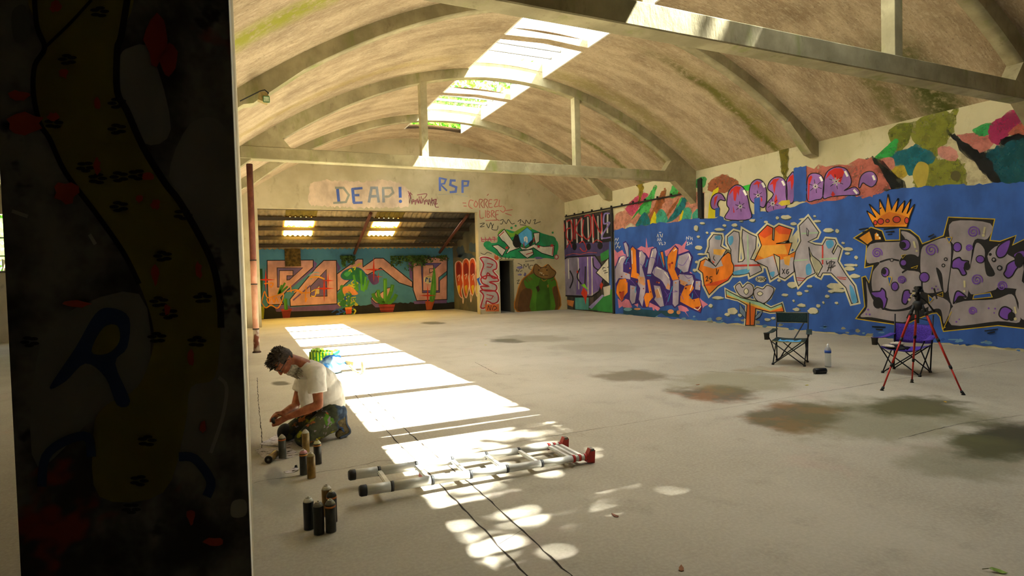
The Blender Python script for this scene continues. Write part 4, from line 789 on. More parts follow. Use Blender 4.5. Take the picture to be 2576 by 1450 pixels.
# ---- ladder
A0, A1 = Vector((0.643, 4.321, 0.095)), Vector((2.436, 4.314, 0.055)); B0, B1 = Vector((0.658, 3.967, 0.095)), Vector((2.457, 3.935, 0.055))
LO = Vector((0.65, 4.15, 0)); lad = empty('telescopic_ladder', LO)
tag(lad, 'aluminium telescopic ladder with red collars lying flat on the floor', 'ladder')
def alu():
    b = NB('brushed_aluminium'); b.use_object(); n = b.noise(8, 4, (0.4, 3, 3))
    b.b.inputs['Metallic'].default_value = 0.15
    return b.done(b.mix(b.ramp(n, 0.35, 0.65), 'c4c4bf', 'dcdcd7'), 0.42, spec=0.5)
M_ALU = alu(); M_BLK = flat('1c1c1d', 0.55); M_RED = flat('a8231c', 0.5)
TS = [0.012, 0.116, 0.274, 0.435, 0.596, 0.758, 0.915, 0.944, 0.974]
for P0, P1 in ((A0, A1), (B0, B1)):
    for k in range(len(TS)-1):
        r = 0.036 - 0.0018*k; b = bmesh.new()
        tube(b, [P0.lerp(P1, TS[k])-LO, P0.lerp(P1, TS[k+1])-LO], r, 18); child_of(lad, 'rail_section', b, M_ALU)
    b = bmesh.new(); d = (P1-P0).normalized(); tube(b, [P0-LO-d*0.012, P0-LO, P0-LO+d*0.035, P0-LO+d*0.038], [0.031, 0.039, 0.039, 0.036], 18); child_of(lad, 'end_cap', b, M_BLK)
    for k in range(1, len(TS)):
        c = P0.lerp(P1, TS[k])-LO; r = 0.0385 - 0.0018*k + (0.002 if k > 5 else 0); b = bmesh.new()
        tube(b, [c-d*0.011, c+d*0.011], r, 18); child_of(lad, 'collar', b, M_RED if k > 5 else flat('3c3d3e', 0.5))
    # red angled foot at the narrow end
    e = P1-LO; b = bmesh.new()
    prism(b, [(-0.03, 0.0), (0.035, -0.012), (0.042, 0.09), (0.0, 0.105), (-0.03, 0.05)], 'y', -0.024, 0.024)
    f = child_of(lad, 'foot', b, M_RED); f.location = (e.x-0.005, e.y, 0.015)
    b = bmesh.new(); bx(b, -0.012, 0.02, -0.026, 0.026, 0.085, 0.103); g = child_of(f, 'foot_pad', b, flat('6d665e')); g.location = (0.012, 0, 0)
for k in range(1, len(TS)):
    a = A0.lerp(A1, TS[k])-LO; c = B0.lerp(B1, TS[k])-LO; b = bmesh.new()
    bx(b, a.x-0.019, a.x+0.019, c.y+0.02, a.y-0.02, min(a.z, c.z)-0.010, min(a.z, c.z)+0.014)
    bmesh.ops.bevel(b, geom=b.edges[:], offset=0.006, segments=2, affect='EDGES'); child_of(lad, 'rung', b, M_ALU)
b = bmesh.new(); a = A0.lerp(A1, 0.274)-LO; bx(b, a.x-0.012, a.x+0.012, -0.02, 0.05, a.z-0.05, a.z-0.012); child_of(lad, 'release_button', b, M_RED)

# ---- spray cans
def make_can(loc, body, dome, label, band=None, nozzle=None, h=0.168, r=0.0315, lying=None, grime=0.25):
    root = empty('spray_can', loc); tag(root, label, 'spray can', 'spray cans around the painter')
    bm_ = NB('can_body'); bm_.use_object(); nz = bm_.noise(28, 4, (1, 1, 0.35)); n2 = bm_.noise(9, 3)
    col = srgb(body); dk = tuple(v*0.45 for v in col[:3]) + (1,); lt = tuple(min(1, v*1.35+0.01) for v in col[:3]) + (1,)
    m = bm_.done(bm_.mix(bm_.ramp(n2, 0.35, 0.7), bm_.mix(bm_.ramp(nz, 0.35, 0.65), dk, col), lt), 0.38, spec=0.5); bm_.b.inputs['Metallic'].default_value = 0.25
    b = bmesh.new(); lathe(b, [(r-0.002, 0), (r, 0.004), (r, h), (r-0.0015, h+0.003)], 24); child_of(root, 'body', b, m)
    if band:
        b = bmesh.new(); lathe(b, [(r+0.0006, h-0.016), (r+0.0006, h-0.004)], 24); child_of(root, 'colour_band', b, flat(band, 0.5))
    b = bmesh.new(); lathe(b, [(r-0.001, h+0.003), (r-0.003, h+0.009), (r-0.010, h+0.020), (r-0.017, h+0.025), (0.0125, h+0.0255)], 24); dm = child_of(root, 'dome', b, flat(dome, 0.45, 0.2))
    b = bmesh.new(); lathe(b, [(0.0135, h+0.023), (0.0155, h+0.026), (0.0135, h+0.030), (0.009, h+0.028)], 18); child_of(dm, 'valve_cup', b, flat('a8a59b', 0.35, 0.7))
    b = bmesh.new(); lathe(b, [(0.004, h+0.026), (0.004, h+0.036)] if not nozzle else [(0.0065, h+0.028), (0.0065, h+0.040), (0.005, h+0.043)], 12); child_of(dm, 'nozzle' if nozzle else 'stem', b, flat(nozzle or 'c9c5b4', 0.5))
    b = bmesh.new(); lathe(b, [(r-0.003, 0.0), (r+0.0008, 0.001), (r+0.0008, 0.004)], 24); child_of(root, 'base_rim', b, flat('8d8a80', 0.4, 0.5))
    if lying:
        root.rotation_euler = lying
    return root
make_can((0.301, 3.743, 0), '15171d', 'c9c8be', 'navy black spray can with a clean white dome, in the group of five', band=None)
make_can((0.348, 3.640, 0), '141312', '6b675c', 'black spray can with a grey dome, front of the group of five')
make_can((0.417, 3.636, 0), '33342f', '77735f', 'dark grey spray can with orange band and olive dome, in the group of five', band='a8642a')
make_can((0.428, 3.902, 0), '8a6a35', 'bdb9a8', 'gold spray can with white dome, back of the group of five')
make_can((0.443, 3.778, 0), '1d1b18', '3a3833', 'black spray can with orange band and black dome, among the group of five', band='b3692c')
make_can((0.432, 5.402, 0), '957a42', 'a7a595', 'gold spray can beside the kneeling painter\'s knee', h=0.172)
make_can((0.490, 5.018, 0), '2d2c28', 'b9b490', 'dark spray can with cream dome and yellow nozzle', band='b47a3a', nozzle='c9b31e')
make_can((0.363, 4.799, 0), '3a3b3b', 'b98083', 'grey spray can with a pink dome', band='b47a3a')
make_can((0.408, 4.690, 0), '86682f', '8b7c55', 'dirty gold spray can close in front of the pink domed can')
make_can((0.234, 5.323, 0.006), '4a4c45', '8f8d78', 'grey spray can with orange band standing on the paper sheet', band='b0602a')
make_can((0.118, 5.215, 0.0375), '7b6132', '1a1a1a', 'gold spray can lying on its side on the paper with its black end showing', lying=(math.radians(90), 0, math.radians(-22))).rotation_euler = (math.radians(-90), 0, math.radians(-22))
make_can((1.640, 9.292, 0), 'a59a78', 'b7ae92', 'lone spray can standing in the sunlit strip', h=0.19)
# black bottom of the lying can
cn = [o for o in bpy.data.objects if o.get('label', '').startswith('gold spray can lying')][0]
b = bmesh.new(); lathe(b, [(0.0, -0.002), (0.024, -0.002), (0.0325, 0.001), (0.0328, 0.010)], 24); child_of(cn, 'black_end', b, flat('0f0f10', 0.4))
b = bmesh.new(); lathe(b, [(0.006, -0.004), (0.011, -0.004), (0.011, -0.001)], 16); child_of(cn, 'end_ring', b, flat('77736a', 0.4))
# can cap in pieces on the floor
b = bmesh.new(); lathe(b, [(0.011, 0), (0.012, 0.004), (0.009, 0.022), (0.003, 0.024)], 12); tag(obj('nozzle_cap', b, flat('1d1c1a')), 'small black nozzle cap on the floor beside a white paper scrap', 'cap').location = (0.318, 5.0, 0)

# ---- paper sheets
def paper(pxs, label, name='paper_sheet', curl=0.02, z=0.002):
    P = [onz(640+x*0.207, 1060+y*0.207) for x, y in pxs]; c = sum(P, Vector())/len(P)
    b = bmesh.new(); v = [b.verts.new((p.x-c.x, p.y-c.y, z)) for p in P]; b.faces.new(v)
    bmesh.ops.triangulate(b, faces=b.faces[:]); bmesh.ops.subdivide_edges(b, edges=b.edges[:], cuts=4, use_grid_fill=True)
    for q in b.verts: q.co.z += curl*max(0, noise.noise(Vector((q.co.x*9+c.x*7, q.co.y*7, 0.3))))
    bmesh.ops.recalc_face_normals(b, faces=b.faces[:])
    if sum(f.normal.z for f in b.faces) < 0: bmesh.ops.reverse_faces(b, faces=b.faces[:])
    ext = bmesh.ops.extrude_face_region(b, geom=b.faces[:]); bmesh.ops.translate(b, verts=[g for g in ext['geom'] if isinstance(g, bmesh.types.BMVert)], vec=(0, 0, 0.0012))
    pm = NB('spattered_paper'); pm.use_object()
    m = pm.done(pm.mix(pm.ramp(pm.noise(14, 5, (1, 2.5, 1), 0.7), 0.5, 0.62), 'bdb6b8', '3a302b'), 0.85)
    o = obj(name, b, m, None); o.location = (c.x, c.y, 0); tag(o, label, 'paper'); return o
paper([(65, 285), (180, 220), (290, 155), (370, 160), (420, 195), (490, 235), (440, 300), (300, 322)], 'crumpled white paper sheet spattered with paint under the painter\'s knee', curl=0.035)
paper([(5, 352), (120, 335), (330, 322), (420, 315), (565, 412), (400, 458), (250, 490), (95, 447)], 'flat paint spattered paper sheet carrying two spray cans', curl=0.012, z=0.001)
paper([(355, 620), (450, 595), (540, 580), (530, 605), (480, 628), (390, 638)], 'small torn white paper scrap on the floor', 'paper_scrap', 0.03)

# ---- folding camp chairs
def camp_chair(name, loc, rz, fab, trim, frame, sag, backtop, backbot, cup, label, post=None):
    root = empty(name, loc, rz); tag(root, label, 'chair', 'folding camp chairs')
    w, dd, sh, ah = 0.22, 0.215, 0.372, 0.50
    post = post or backtop
    FM = flat(frame, 0.45, 0.3)
    fl, fr, bl, br = Vector((-w, -dd, 0.012)), Vector((w, -dd, 0.012)), Vector((-w, dd, 0.012)), Vector((w, dd, 0.012))
    tfl, tfr, tbl, tbr = Vector((-w-0.02, -dd-0.03, sh)), Vector((w+0.02, -dd-0.03, sh)), Vector((-w, dd+0.02, sh+0.008)), Vector((w, dd+0.02, sh+0.008))
    def rod(nm, a, c, r=0.0085):
        b = bmesh.new(); tube(b, [a, c], r, 8); return child_of(root, nm, b, FM)
    for a, c in ((fl, tfr), (fr, tfl), (bl, tbr), (br, tbl), (fl, tbl), (bl, tfl), (fr, tbr), (br, tfr)): rod('cross_leg', a, c)
    for p, s in ((bl, -1), (br, 1)): rod('back_post', p, Vector((s*(w+0.012), dd+0.10, post)), 0.0095)
    for p in (fl, fr, bl, br):
        b = bmesh.new(); lathe(b, [(0.02, -0.012), (0.02, 0.006), (0.012, 0.02)], 10); f = child_of(root, 'foot', b, M_BLK); f.location = p
    def cloth(nm, grid, m, th=0.006):
        b = bmesh.new(); V = [[b.verts.new(p) for p in row] for row in grid]
        for i in range(len(V)-1):
            for j in range(len(V[0])-1): b.faces.new((V[i][j], V[i][j+1], V[i+1][j+1], V[i+1][j])).smooth = True
        bmesh.ops.recalc_face_normals(b, faces=b.faces[:])
        o = child_of(root, nm, b, m); md = o.modifiers.new('thickness', 'SOLIDIFY'); md.thickness = th; md.offset = 0; return o
    FB = flat(fab, 0.85, 0, 0.25, 60)
    N = 10
    def seatp(u, v):
        p = tfl.lerp(tfr, u).lerp(tbl.lerp(tbr, u), v)
        p.z -= sag*4*u*(1-u)*(0.55+0.45*math.sin(math.pi*min(1, v*1.1))) + 0.01*math.sin(9*u+5*v)*sag*6; return p
    st = cloth('seat', [[seatp(i/N, j/N) for i in range(N+1)] for j in range(N+1)], FB)
    b = bmesh.new(); tube(b, [seatp(i/N, 0)+Vector((0, 0, 0.002)) for i in range(N+1)], 0.006, 6); child_of(st, 'seat_hem', b, flat(trim, 0.8))
    zb = lambda z: dd + 0.012 + 0.10*(z/post)
    def backp(u, v):
        z = backbot + (backtop-backbot)*v
        return Vector((-w-0.015 + 2*(w+0.015)*u, zb(z) + 0.06*4*u*(1-u)*0.7 - 0.01, z - 0.03*sag*8*4*u*(1-u)*0.5 + 0.004*math.sin(14*u)*sag*10))
    bk = cloth('backrest', [[backp(i/N, j/6) for i in range(N+1)] for j in range(7)], FB)
    b = bmesh.new()
    for v in (0, 1): tube(b, [backp(i/N, v) for i in range(N+1)], 0.005, 6)
    for u in (0, 1): tube(b, [backp(u, j/6) for j in range(7)], 0.005, 6)
    child_of(bk, 'piping', b, flat(trim, 0.8))
    for s in (-1, 1):
        rod('arm_strut', Vector((s*(w+0.02), -dd-0.03, sh)), Vector((s*(w+0.075), -dd-0.06, ah-0.01)), 0.0075)
        a0 = Vector((s*(w+0.025), dd+0.06, ah+0.015)); a1 = Vector((s*(w+0.075), -dd-0.09, ah)); sd = Vector((0.04, 0, 0))
        g = [[a0.lerp(a1, j/6) + sd*(2*i/3-1) + Vector((0, 0, -0.02*math.sin(math.pi*j/6)*(1+sag*3))) for i in range(4)] for j in range(7)]
        ar = cloth('armrest', g, FB)
        if s == cup:
            b = bmesh.new(); lathe(b, [(0.034, -0.10), (0.040, -0.02), (0.046, 0.0), (0.044, 0.003)], 14); c = child_of(ar, 'cup_holder', b, flat('2a2723', 0.8)); c.location = a1 + Vector((0, 0.03, -0.005))
    return root
ch1 = camp_chair('camp_chair', (7.69, 6.38, 0), math.radians(-57), '0f2a2c', '8d8454', '14161c', 0.022, 0.775, 0.615, -1, 'dark green folding camp chair with tan piping and a cup holder')
ch2 = camp_chair('camp_chair', (8.29, 4.99, 0), math.radians(-76), '4a2f9e', '3c2785', '14141a', 0.075, 0.655, 0.40, -1, 'purple folding camp chair with sagging seat behind the tripod', post=0.79)
# strap on the green chair
b = bmesh.new(); tube(b, [(0.17, 0.30, 0.62), (0.06, 0.14, 0.40), (-0.08, 0.02, 0.2), (-0.17, 0.16, 0.04)], 0.013, 8, flat=0.4); obj('carry_strap', b, flat('14161c'), ch1)
# blue towel on the green chair, jacket on the purple one
def draped(name, loc, rz, grid_fn, n, m, label, cat, th=0.006):
    b = bmesh.new(); V = [[b.verts.new(grid_fn(i/n, j/n)) for i in range(n+1)] for j in range(n+1)]
    for i in range(n):
        for j in range(n): b.faces.new((V[i][j], V[i][j+1], V[i+1][j+1], V[i+1][j])).smooth = True
    o = obj(name, b, m); o.location = loc; o.rotation_euler = (0, 0, rz); md = o.modifiers.new('thickness', 'SOLIDIFY'); md.thickness = th; md.offset = 1
    return tag(o, label, cat)
draped('folded_cloth', (7.69, 6.38, 0), math.radians(-57), lambda u, v: Vector((-0.15+0.31*u, -0.16+0.27*v, 0.372 - 0.022*4*(u*0.7+0.15)*(1-u*0.7-0.15)+0.004*math.sin(11*u)*math.sin(7*v)+0.004)), 10, flat('4ba0dc', 0.7, 0, 0.15), 'light blue cloth lying on the seat of the green chair', 'cloth')
draped('jacket', (8.29, 4.99, 0), math.radians(-76), lambda u, v: Vector((-0.20+0.24*u, -0.19+0.22*v, 0.338 + 0.045*math.sin(math.pi*u)*math.sin(math.pi*v) + 0.014*math.sin(13*u+2)*math.sin(9*v))), 12, flat('15151a', 0.85, 0, 0.3), 'black garment bundled on the purple chair seat', 'jacket', 0.012)
for k, (dx, dy) in enumerate(((-0.15, -0.20), (-0.08, -0.10))):
    b = bmesh.new(); bmesh.ops.create_uvsphere(b, u_segments=14, v_segments=9, radius=1.0)
    for v in b.verts: v.co = Vector((v.co.x*0.085*(1-0.15*v.co.y), v.co.y*0.030, max(v.co.z, -0.45)*0.024))
    o = obj('sandal', b, flat('cfc4b6', 0.8), None, True); c, s = math.cos(math.radians(-76)), math.sin(math.radians(-76))
    o.location = (8.29+c*dx-s*dy, 4.99+s*dx+c*dy, 0.380+0.03*k); o.rotation_euler = (0, 0, math.radians(-86+25*k)); tag(o, ('pale slipper at the front edge of the purple chair seat', 'pale slipper lying on top of the black garment')[k], 'slipper', 'pale slippers on the purple chair')

# ---- tripod
TO = Vector((7.34, 4.28, 0)); tp = empty('camera_tripod', TO); tag(tp, 'red legged camera tripod with black head in front of the purple chair', 'tripod')
ap = Vector((0.0, 0.0, 1.02)); M_TR = flat('b0261d', 0.4, 0.3)
for fx, fy in ((6.92, 4.45), (7.67, 4.55), (7.42, 3.84)):
    f = Vector((fx, fy, 0.0)) - TO; top = ap + Vector((f.x, f.y, 0)).normalized()*0.045
    top2 = top.lerp(f, 0.02)
    cuts = [0.0, 0.10, 0.40, 0.70, 0.955]
    for k in range(4):
        b = bmesh.new(); tube(b, [top.lerp(f, cuts[k]), top.lerp(f, cuts[k+1])], 0.0165 - 0.0024*k, 12); child_of(tp, 'leg_section', b, M_BLK if k == 0 else M_TR)
        if k: 
            b = bmesh.new(); c = top.lerp(f, cuts[k]); d = (f-top).normalized(); tube(b, [c-d*0.02, c+d*0.02], 0.0215 - 0.002*k, 12); child_of(tp, 'leg_lock', b, M_BLK)
    b = bmesh.new(); tube(b, [top.lerp(f, 0.955), top.lerp(f, 0.975), f+Vector((0, 0, 0.016)), f], [0.013, 0.017, 0.014, 0.024], 12); child_of(tp, 'leg_foot', b, M_BLK)
    b = bmesh.new(); tube(b, [top.lerp(f, 0.18), Vector((0, 0, 0.86))], 0.006, 6); child_of(tp, 'spreader_arm', b, M_BLK)
b = bmesh.new(); tube(b, [(0, 0, 0.80), (0, 0, 1.10)], 0.014, 12); child_of(tp, 'centre_column', b, M_BLK)
b = bmesh.new(); lathe(b, [(0.03, 0.95), (0.055, 0.99), (0.055, 1.04), (0.03, 1.07)], 16); child_of(tp, 'shoulder', b, M_BLK)
b = bmesh.new(); lathe(b, [(0.018, 1.07), (0.032, 1.10), (0.032, 1.14), (0.02, 1.16), (0.02, 1.175)], 16); hd = child_of(tp, 'head', b, M_BLK)
b = bmesh.new(); bx(b, -0.055, 0.055, -0.035, 0.035, 1.175, 1.20); bmesh.ops.bevel(b, geom=b.edges[:], offset=0.006, segments=2, affect='EDGES'); child_of(hd, 'plate', b, M_BLK)
b = bmesh.new(); tube(b, [(0.03, -0.01, 1.12), (0.10, -0.05, 1.05), (0.17, -0.09, 0.93)], [0.008, 0.008, 0.013], 8); child_of(hd, 'pan_handle', b, M_BLK)
b = bmesh.new(); tube(b, [(-0.03, 0.0, 1.12), (-0.075, 0.01, 1.14)], [0.008, 0.016], 8); child_of(hd, 'knob', b, M_BLK)
b = bmesh.new(); bx(b, -0.035, 0.045, -0.03, 0.03, 1.20, 1.245); bmesh.ops.bevel(b, geom=b.edges[:], offset=0.01, segments=2, affect='EDGES'); child_of(hd, 'clamp', b, M_BLK)

# ---- water bottle
bt = empty('water_bottle', (7.857, 5.859, 0)); tag(bt, 'clear plastic water bottle with blue label near the green chair', 'bottle')
def petm():
    b = NB('clear_plastic'); g = b.n('ShaderNodeBsdfGlossy'); g.inputs['Roughness'].default_value = 0.1; t = b.n('ShaderNodeBsdfTransparent'); t.inputs[0].default_value = (0.86, 0.9, 0.93, 1)
    mx = b.n('ShaderNodeMixShader'); mx.inputs[0].default_value = 0.22; d = b.n('ShaderNodeBsdfDiffuse'); d.inputs[0].default_value = (0.8, 0.85, 0.9, 1); m2 = b.n('ShaderNodeMixShader'); m2.inputs[0].default_value = 0.16
    b.l(t.outputs[0], mx.inputs[1]); b.l(g.outputs[0], mx.inputs[2]); b.l(mx.outputs[0], m2.inputs[1]); b.l(d.outputs[0], m2.inputs[2]); b.l(m2.outputs[0], b.out.inputs[0]); return b.m
prof = [(0.034, 0.0), (0.043, 0.006)]
for k in range(9): prof += [(0.044, 0.02+0.021*k), (0.041, 0.03+0.021*k)]
prof += [(0.045, 0.21), (0.045, 0.255), (0.040, 0.275), (0.022, 0.305), (0.0145, 0.315)]
b = bmesh.new(); lathe(b, prof, 20); child_of(bt, 'body', b, petm())
b = bmesh.new(); lathe(b, [(0.0457, 0.212), (0.0457, 0.250)], 20); child_of(bt, 'label_band', b, flat('2450a8', 0.5))
b = bmesh.new(); lathe(b, [(0.016, 0.315), (0.016, 0.335), (0.008, 0.34), (0.007, 0.352)], 14); child_of(bt, 'cap', b, flat('e4e6ea', 0.5))
# ---- small black speaker lying near it
sp = empty('portable_speaker', (7.29, 5.56, 0.042), math.radians(-21)); tag(sp, 'small black cylindrical portable speaker lying on the floor near the bottle', 'speaker')
b = bmesh.new(); tube(b, [(-0.085, 0, 0), (-0.078, 0, 0), (0.078, 0, 0), (0.085, 0, 0)], [0.034, 0.041, 0.041, 0.034], 20); child_of(sp, 'body', b, flat('17181b', 0.35))
for s in (-1, 1):
    b = bmesh.new(); tube(b, [(s*0.083, 0, 0), (s*0.089, 0, 0)], 0.03, 16); child_of(sp, 'end_grille', b, flat('3a3b3e', 0.3, 0.5))
b = bmesh.new(); tube(b, [(-0.08, -0.01, 0.03), (-0.10, -0.02, -0.01), (-0.11, -0.03, -0.037)], 0.004, 6); child_of(sp, 'loop', b, M_BLK)

# ---- green wrapped pack, blue bag, cardboard and loose can in the sunlit strip behind the painter
pk = empty('wrapped_pack', (1.26, 11.0, 0), math.radians(-38)); tag(pk, 'green striped shrink wrapped pack of bottles on the floor behind the painter', 'pack')
def stripe():
    b = NB('green_stripes'); b.use_object(); X, Y, Z = b.xyz()
    w = b.math('SINE', b.math('MULTIPLY', X, 95)); nz = b.noise(12, 3)
    c = b.mix(b.ramp(b.math('ADD', w, b.math('MULTIPLY', nz, 1.2)), 0.3, 0.9), '0d6a2c', 'a3c21c')
    c = b.mix(b.ramp(b.noise(7, 3), 0.55, 0.65), c, '0c3d33'); return b.done(c, 0.3, spec=0.5)
b = bmesh.new(); bx(b, -0.25, 0.25, -0.14, 0.14, 0.0, 0.235)
bmesh.ops.bevel(b, geom=b.edges[:], offset=0.035, segments=4, affect='EDGES'); bmesh.ops.subdivide_edges(b, edges=b.edges[:], cuts=2, use_grid_fill=True)
for v in b.verts:
    if v.co.z > 0.1: v.co.z += 0.012*noise.noise(Vector((v.co.x*14, v.co.y*14, 1)))
    v.co.y += 0.008*math.sin(v.co.x*52)*(1 if v.co.z < 0.2 else 0)
child_of(pk, 'wrap', b, stripe(), True)
for ix in range(4):
    for iy in range(2):
        b = bmesh.new(); bmesh.ops.create_uvsphere(b, u_segments=14, v_segments=8, radius=0.05)
        for v in b.verts: v.co.z *= 0.55
        o = child_of(pk, 'bottle_end', b, flat('9cc860', 0.25), True); o.location = (-0.18+0.12*ix, -0.065+0.13*iy, 0.225)
b = bmesh.new(); bmesh.ops.create_icosphere(b, subdivisions=4, radius=1.0)
for v in b.verts:
    n = noise.noise(v.co*2.3)*0.20 + noise.noise(v.co*6)*0.07
    r = (1+n); v.co = Vector((v.co.x*0.21*r, v.co.y*0.15*r, max(0.0, 0.135 + v.co.z*0.135*r*(1.0))))
bag = obj('plastic_bag', b, None, None, True); bag.location = (1.22, 9.62, 0)
bgm = NB('blue_plastic'); bgm.use_object(); bag.data.materials.append(bgm.done(bgm.mix(bgm.ramp(bgm.noise(9, 4), 0.4, 0.65), '1268b8', '9dc4e6'), 0.35, spec=0.5)); tag(bag, 'crumpled blue and white plastic bag on the floor behind the painter', 'bag')
b = bmesh.new(); tube(b, [(-0.14, 0.02, 0.24), (-0.07, 0.0, 0.285), (0.04, 0.0, 0.285), (0.13, 0.03, 0.255)], 0.016, 8); obj('rolled_rim', b, flat('0d5ab0', 0.4), bag)
cb = box('cardboard_piece', -0.065, 0.065, -0.006, 0.006, -0.04, 0.04, flat('6e6440', 0.9)); cb.location = (1.47, 9.57, 0.150); cb.rotation_euler = (0.5, 0.25, -0.3); tag(cb, 'small olive cardboard flap leaning on the blue bag', 'cardboard')
st = empty('wooden_stick', (1.46, 9.45, 0)); b = bmesh.new(); tube(b, [(0.0, 0.02, 0.13), (0.05, 0.0, 0.06), (0.11, -0.03, 0.014)], [0.022, 0.02, 0.014], 10); child_of(st, 'handle', b, flat('b39a5c', 0.7))
b = bmesh.new(); tube(b, [(0.11, -0.03, 0.014), (0.15, -0.05, 0.008)], [0.014, 0.006], 10); child_of(st, 'tip', b, flat('7d6a3c', 0.7)); tag(st, 'pale wooden brush handle leaning against the blue bag', 'brush')

# ---- floodlight under the left end of the arch rib
fl = empty('floodlight', (0.31, 8.70, 4.03)); tag(fl, 'small beige floodlight hanging from the arch rib by the left wall', 'lamp')
b = bmesh.new(); prism(b, [(-0.07, -0.035), (0.05, -0.075), (0.075, 0.02), (0.03, 0.075), (-0.05, 0.065)], 'y', -0.07, 0.05); child_of(fl, 'housing', b, flat('9c8853'))
b = bmesh.new(); bx(b, 0.0, 0.075, -0.079, -0.071, -0.065, 0.01); g = child_of(fl, 'lens', b, flat('c9d9b8', 0.3)); 
b = bmesh.new()
for a, c in (((0, -0.08, -0.068), (0.076, -0.08, -0.068)), ((0, -0.08, 0.012), (0.076, -0.08, 0.012)), ((0, -0.08, -0.068), (0, -0.08, 0.012)), ((0.076, -0.08, -0.068), (0.076, -0.08, 0.012))): tube(b, [a, c], 0.005, 6)
child_of(g, 'lens_frame', b, flat('3f7d4c'))
b = bmesh.new(); tube(b, [(-0.29, 0.12, -0.03), (-0.02, 0.12, 0.14), (0.03, 0.10, 0.15), (0.075, 0.06, 0.10), (0.05, 0.0, 0.05)], 0.008, 8); child_of(fl, 'conduit', b, flat('2a2a26'))

# ---- fallen leaf and bits
lf = empty('fallen_leaf', (3.30, 1.60, 0.0)); tag(lf, 'green curled leaf with stalk lying on the bare floor', 'leaf')
b = bmesh.new(); L = [(0, 0, 0.014), (0.015, -0.012, 0.012), (0.05, -0.014, 0.004), (0.075, 0.0, 0.006), (0.05, 0.016, 0.010), (0.015, 0.012, 0.018)]
v = [b.verts.new(p) for p in L]; b.faces.new(v); bmesh.ops.triangulate(b, faces=b.faces[:]); o = child_of(lf, 'blade', b, flat('7d9a3a', 0.6)); md = o.modifiers.new('t', 'SOLIDIFY'); md.thickness = 0.001; o.rotation_euler = (0, 0, -0.9)
b = bmesh.new(); tube(b, [(0.0, 0.0, 0.012), (-0.02, 0.018, 0.006)], 0.0018, 6); child_of(lf, 'stalk', b, flat('5c5a22'))
for i, (px, py, c, lb) in enumerate(((2030, 970, 'b3a524', 'tiny yellow leaf scrap on the floor in front of the green chair'), (2378, 1012, 'b08a2a', 'tiny ochre leaf scrap on the floor by the tripod foot'), (1786, 815, '8fa02a', 'tiny green leaf scrap at the foot of the blue wall'),
        (1221, 869, 'b5b02a', 'tiny yellow leaf scrap beside a small dark floor stain'), (1755, 969, 'a0623a', 'tiny rusty leaf scrap beside the brown floor stain'), (1714, 1433, '8a5a36', 'tiny brown leaf scrap alone on the open floor'), (1548, 1299, '7d5140', 'tiny dark brown scrap on the floor past the ladder feet'))):
    p = onz(px, py); b = bmesh.new(); q = [b.verts.new((0.028*math.cos(a)*(1.4 if k % 2 else 0.9), 0.014*math.sin(a), 0.003+0.003*(k % 2))) for k, a in enumerate([j*math.pi/3 for j in range(6)])]; b.faces.new(q)
    o = obj('leaf_scrap', b, flat(c, 0.8)); o.location = (p.x, p.y, 0); md = o.modifiers.new('t', 'SOLIDIFY'); md.thickness = 0.002; o.rotation_euler = (0, 0, i*0.8); tag(o, lb, 'leaf', 'leaf scraps on the floor')

# ---- annex: rusty board hanging at the wall, ivy under the eaves
hp = box('hanging_board', ony(716, 626, 23.95).x, ony(756, 626, 23.95).x, 23.98, 24.06, ony(735, 671, 23.98).z, ony(735, 626, 23.98).z, flat('54431c', 0.95, 0, 0.35, 9)); tag(hp, 'mossy brown board fixed high on the blue annex wall', 'board')
def ivy(px0, px1, py0, py1, n, label):
    a = ony(px0, py0, 23.9); c = ony(px1, py1, 23.9); root = empty('ivy', (a.x, 23.92, c.z)); tag(root, label, 'ivy')
    rnd = random.Random(int(px0)); V = []; F = []; W_ = c.x-a.x; H_ = a.z-c.z
    drops = [(rnd.uniform(0, W_), rnd.uniform(0.3, 1.0)) for _ in range(9)]
    for i in range(n):
        x0, ln = rnd.choice(drops); x = x0 + rnd.gauss(0, 0.12*W_/2); z = H_*(1-ln*rnd.random()**1.5)
        p_ = Vector((min(max(x, 0), W_), rnd.uniform(-0.06, 0.12), z)); u = Vector((rnd.gauss(0, 1), rnd.gauss(0, 1), rnd.gauss(0, 1))).normalized()*0.045; w = u.cross(Vector((0.3, 1, 0.2))).normalized()*0.03
        k = len(V); V += [p_-u, p_+w, p_+u, p_-w]; F.append((k, k+1, k+2, k+3))
    o = child_of(root, 'foliage', (V, F), flat('3a5a22', 0.8, 0, 0.4, 5)); o['kind'] = 'stuff'
    b = bmesh.new()
    for x0, ln in drops: tube(b, [(x0, 0.165, H_), (x0+0.03, 0.16, H_*(1-ln*0.5)), (x0, 0.165, H_*(1-ln))], 0.008, 5)
    child_of(root, 'stems', b, flat('4a3a22'))
ivy(985, 1130, 645, 680, 700, 'dark green ivy trailing under the annex roof beside the side wall')
ivy(858, 905, 645, 672, 260, 'clump of green ivy hanging at the rafter foot in the annex')
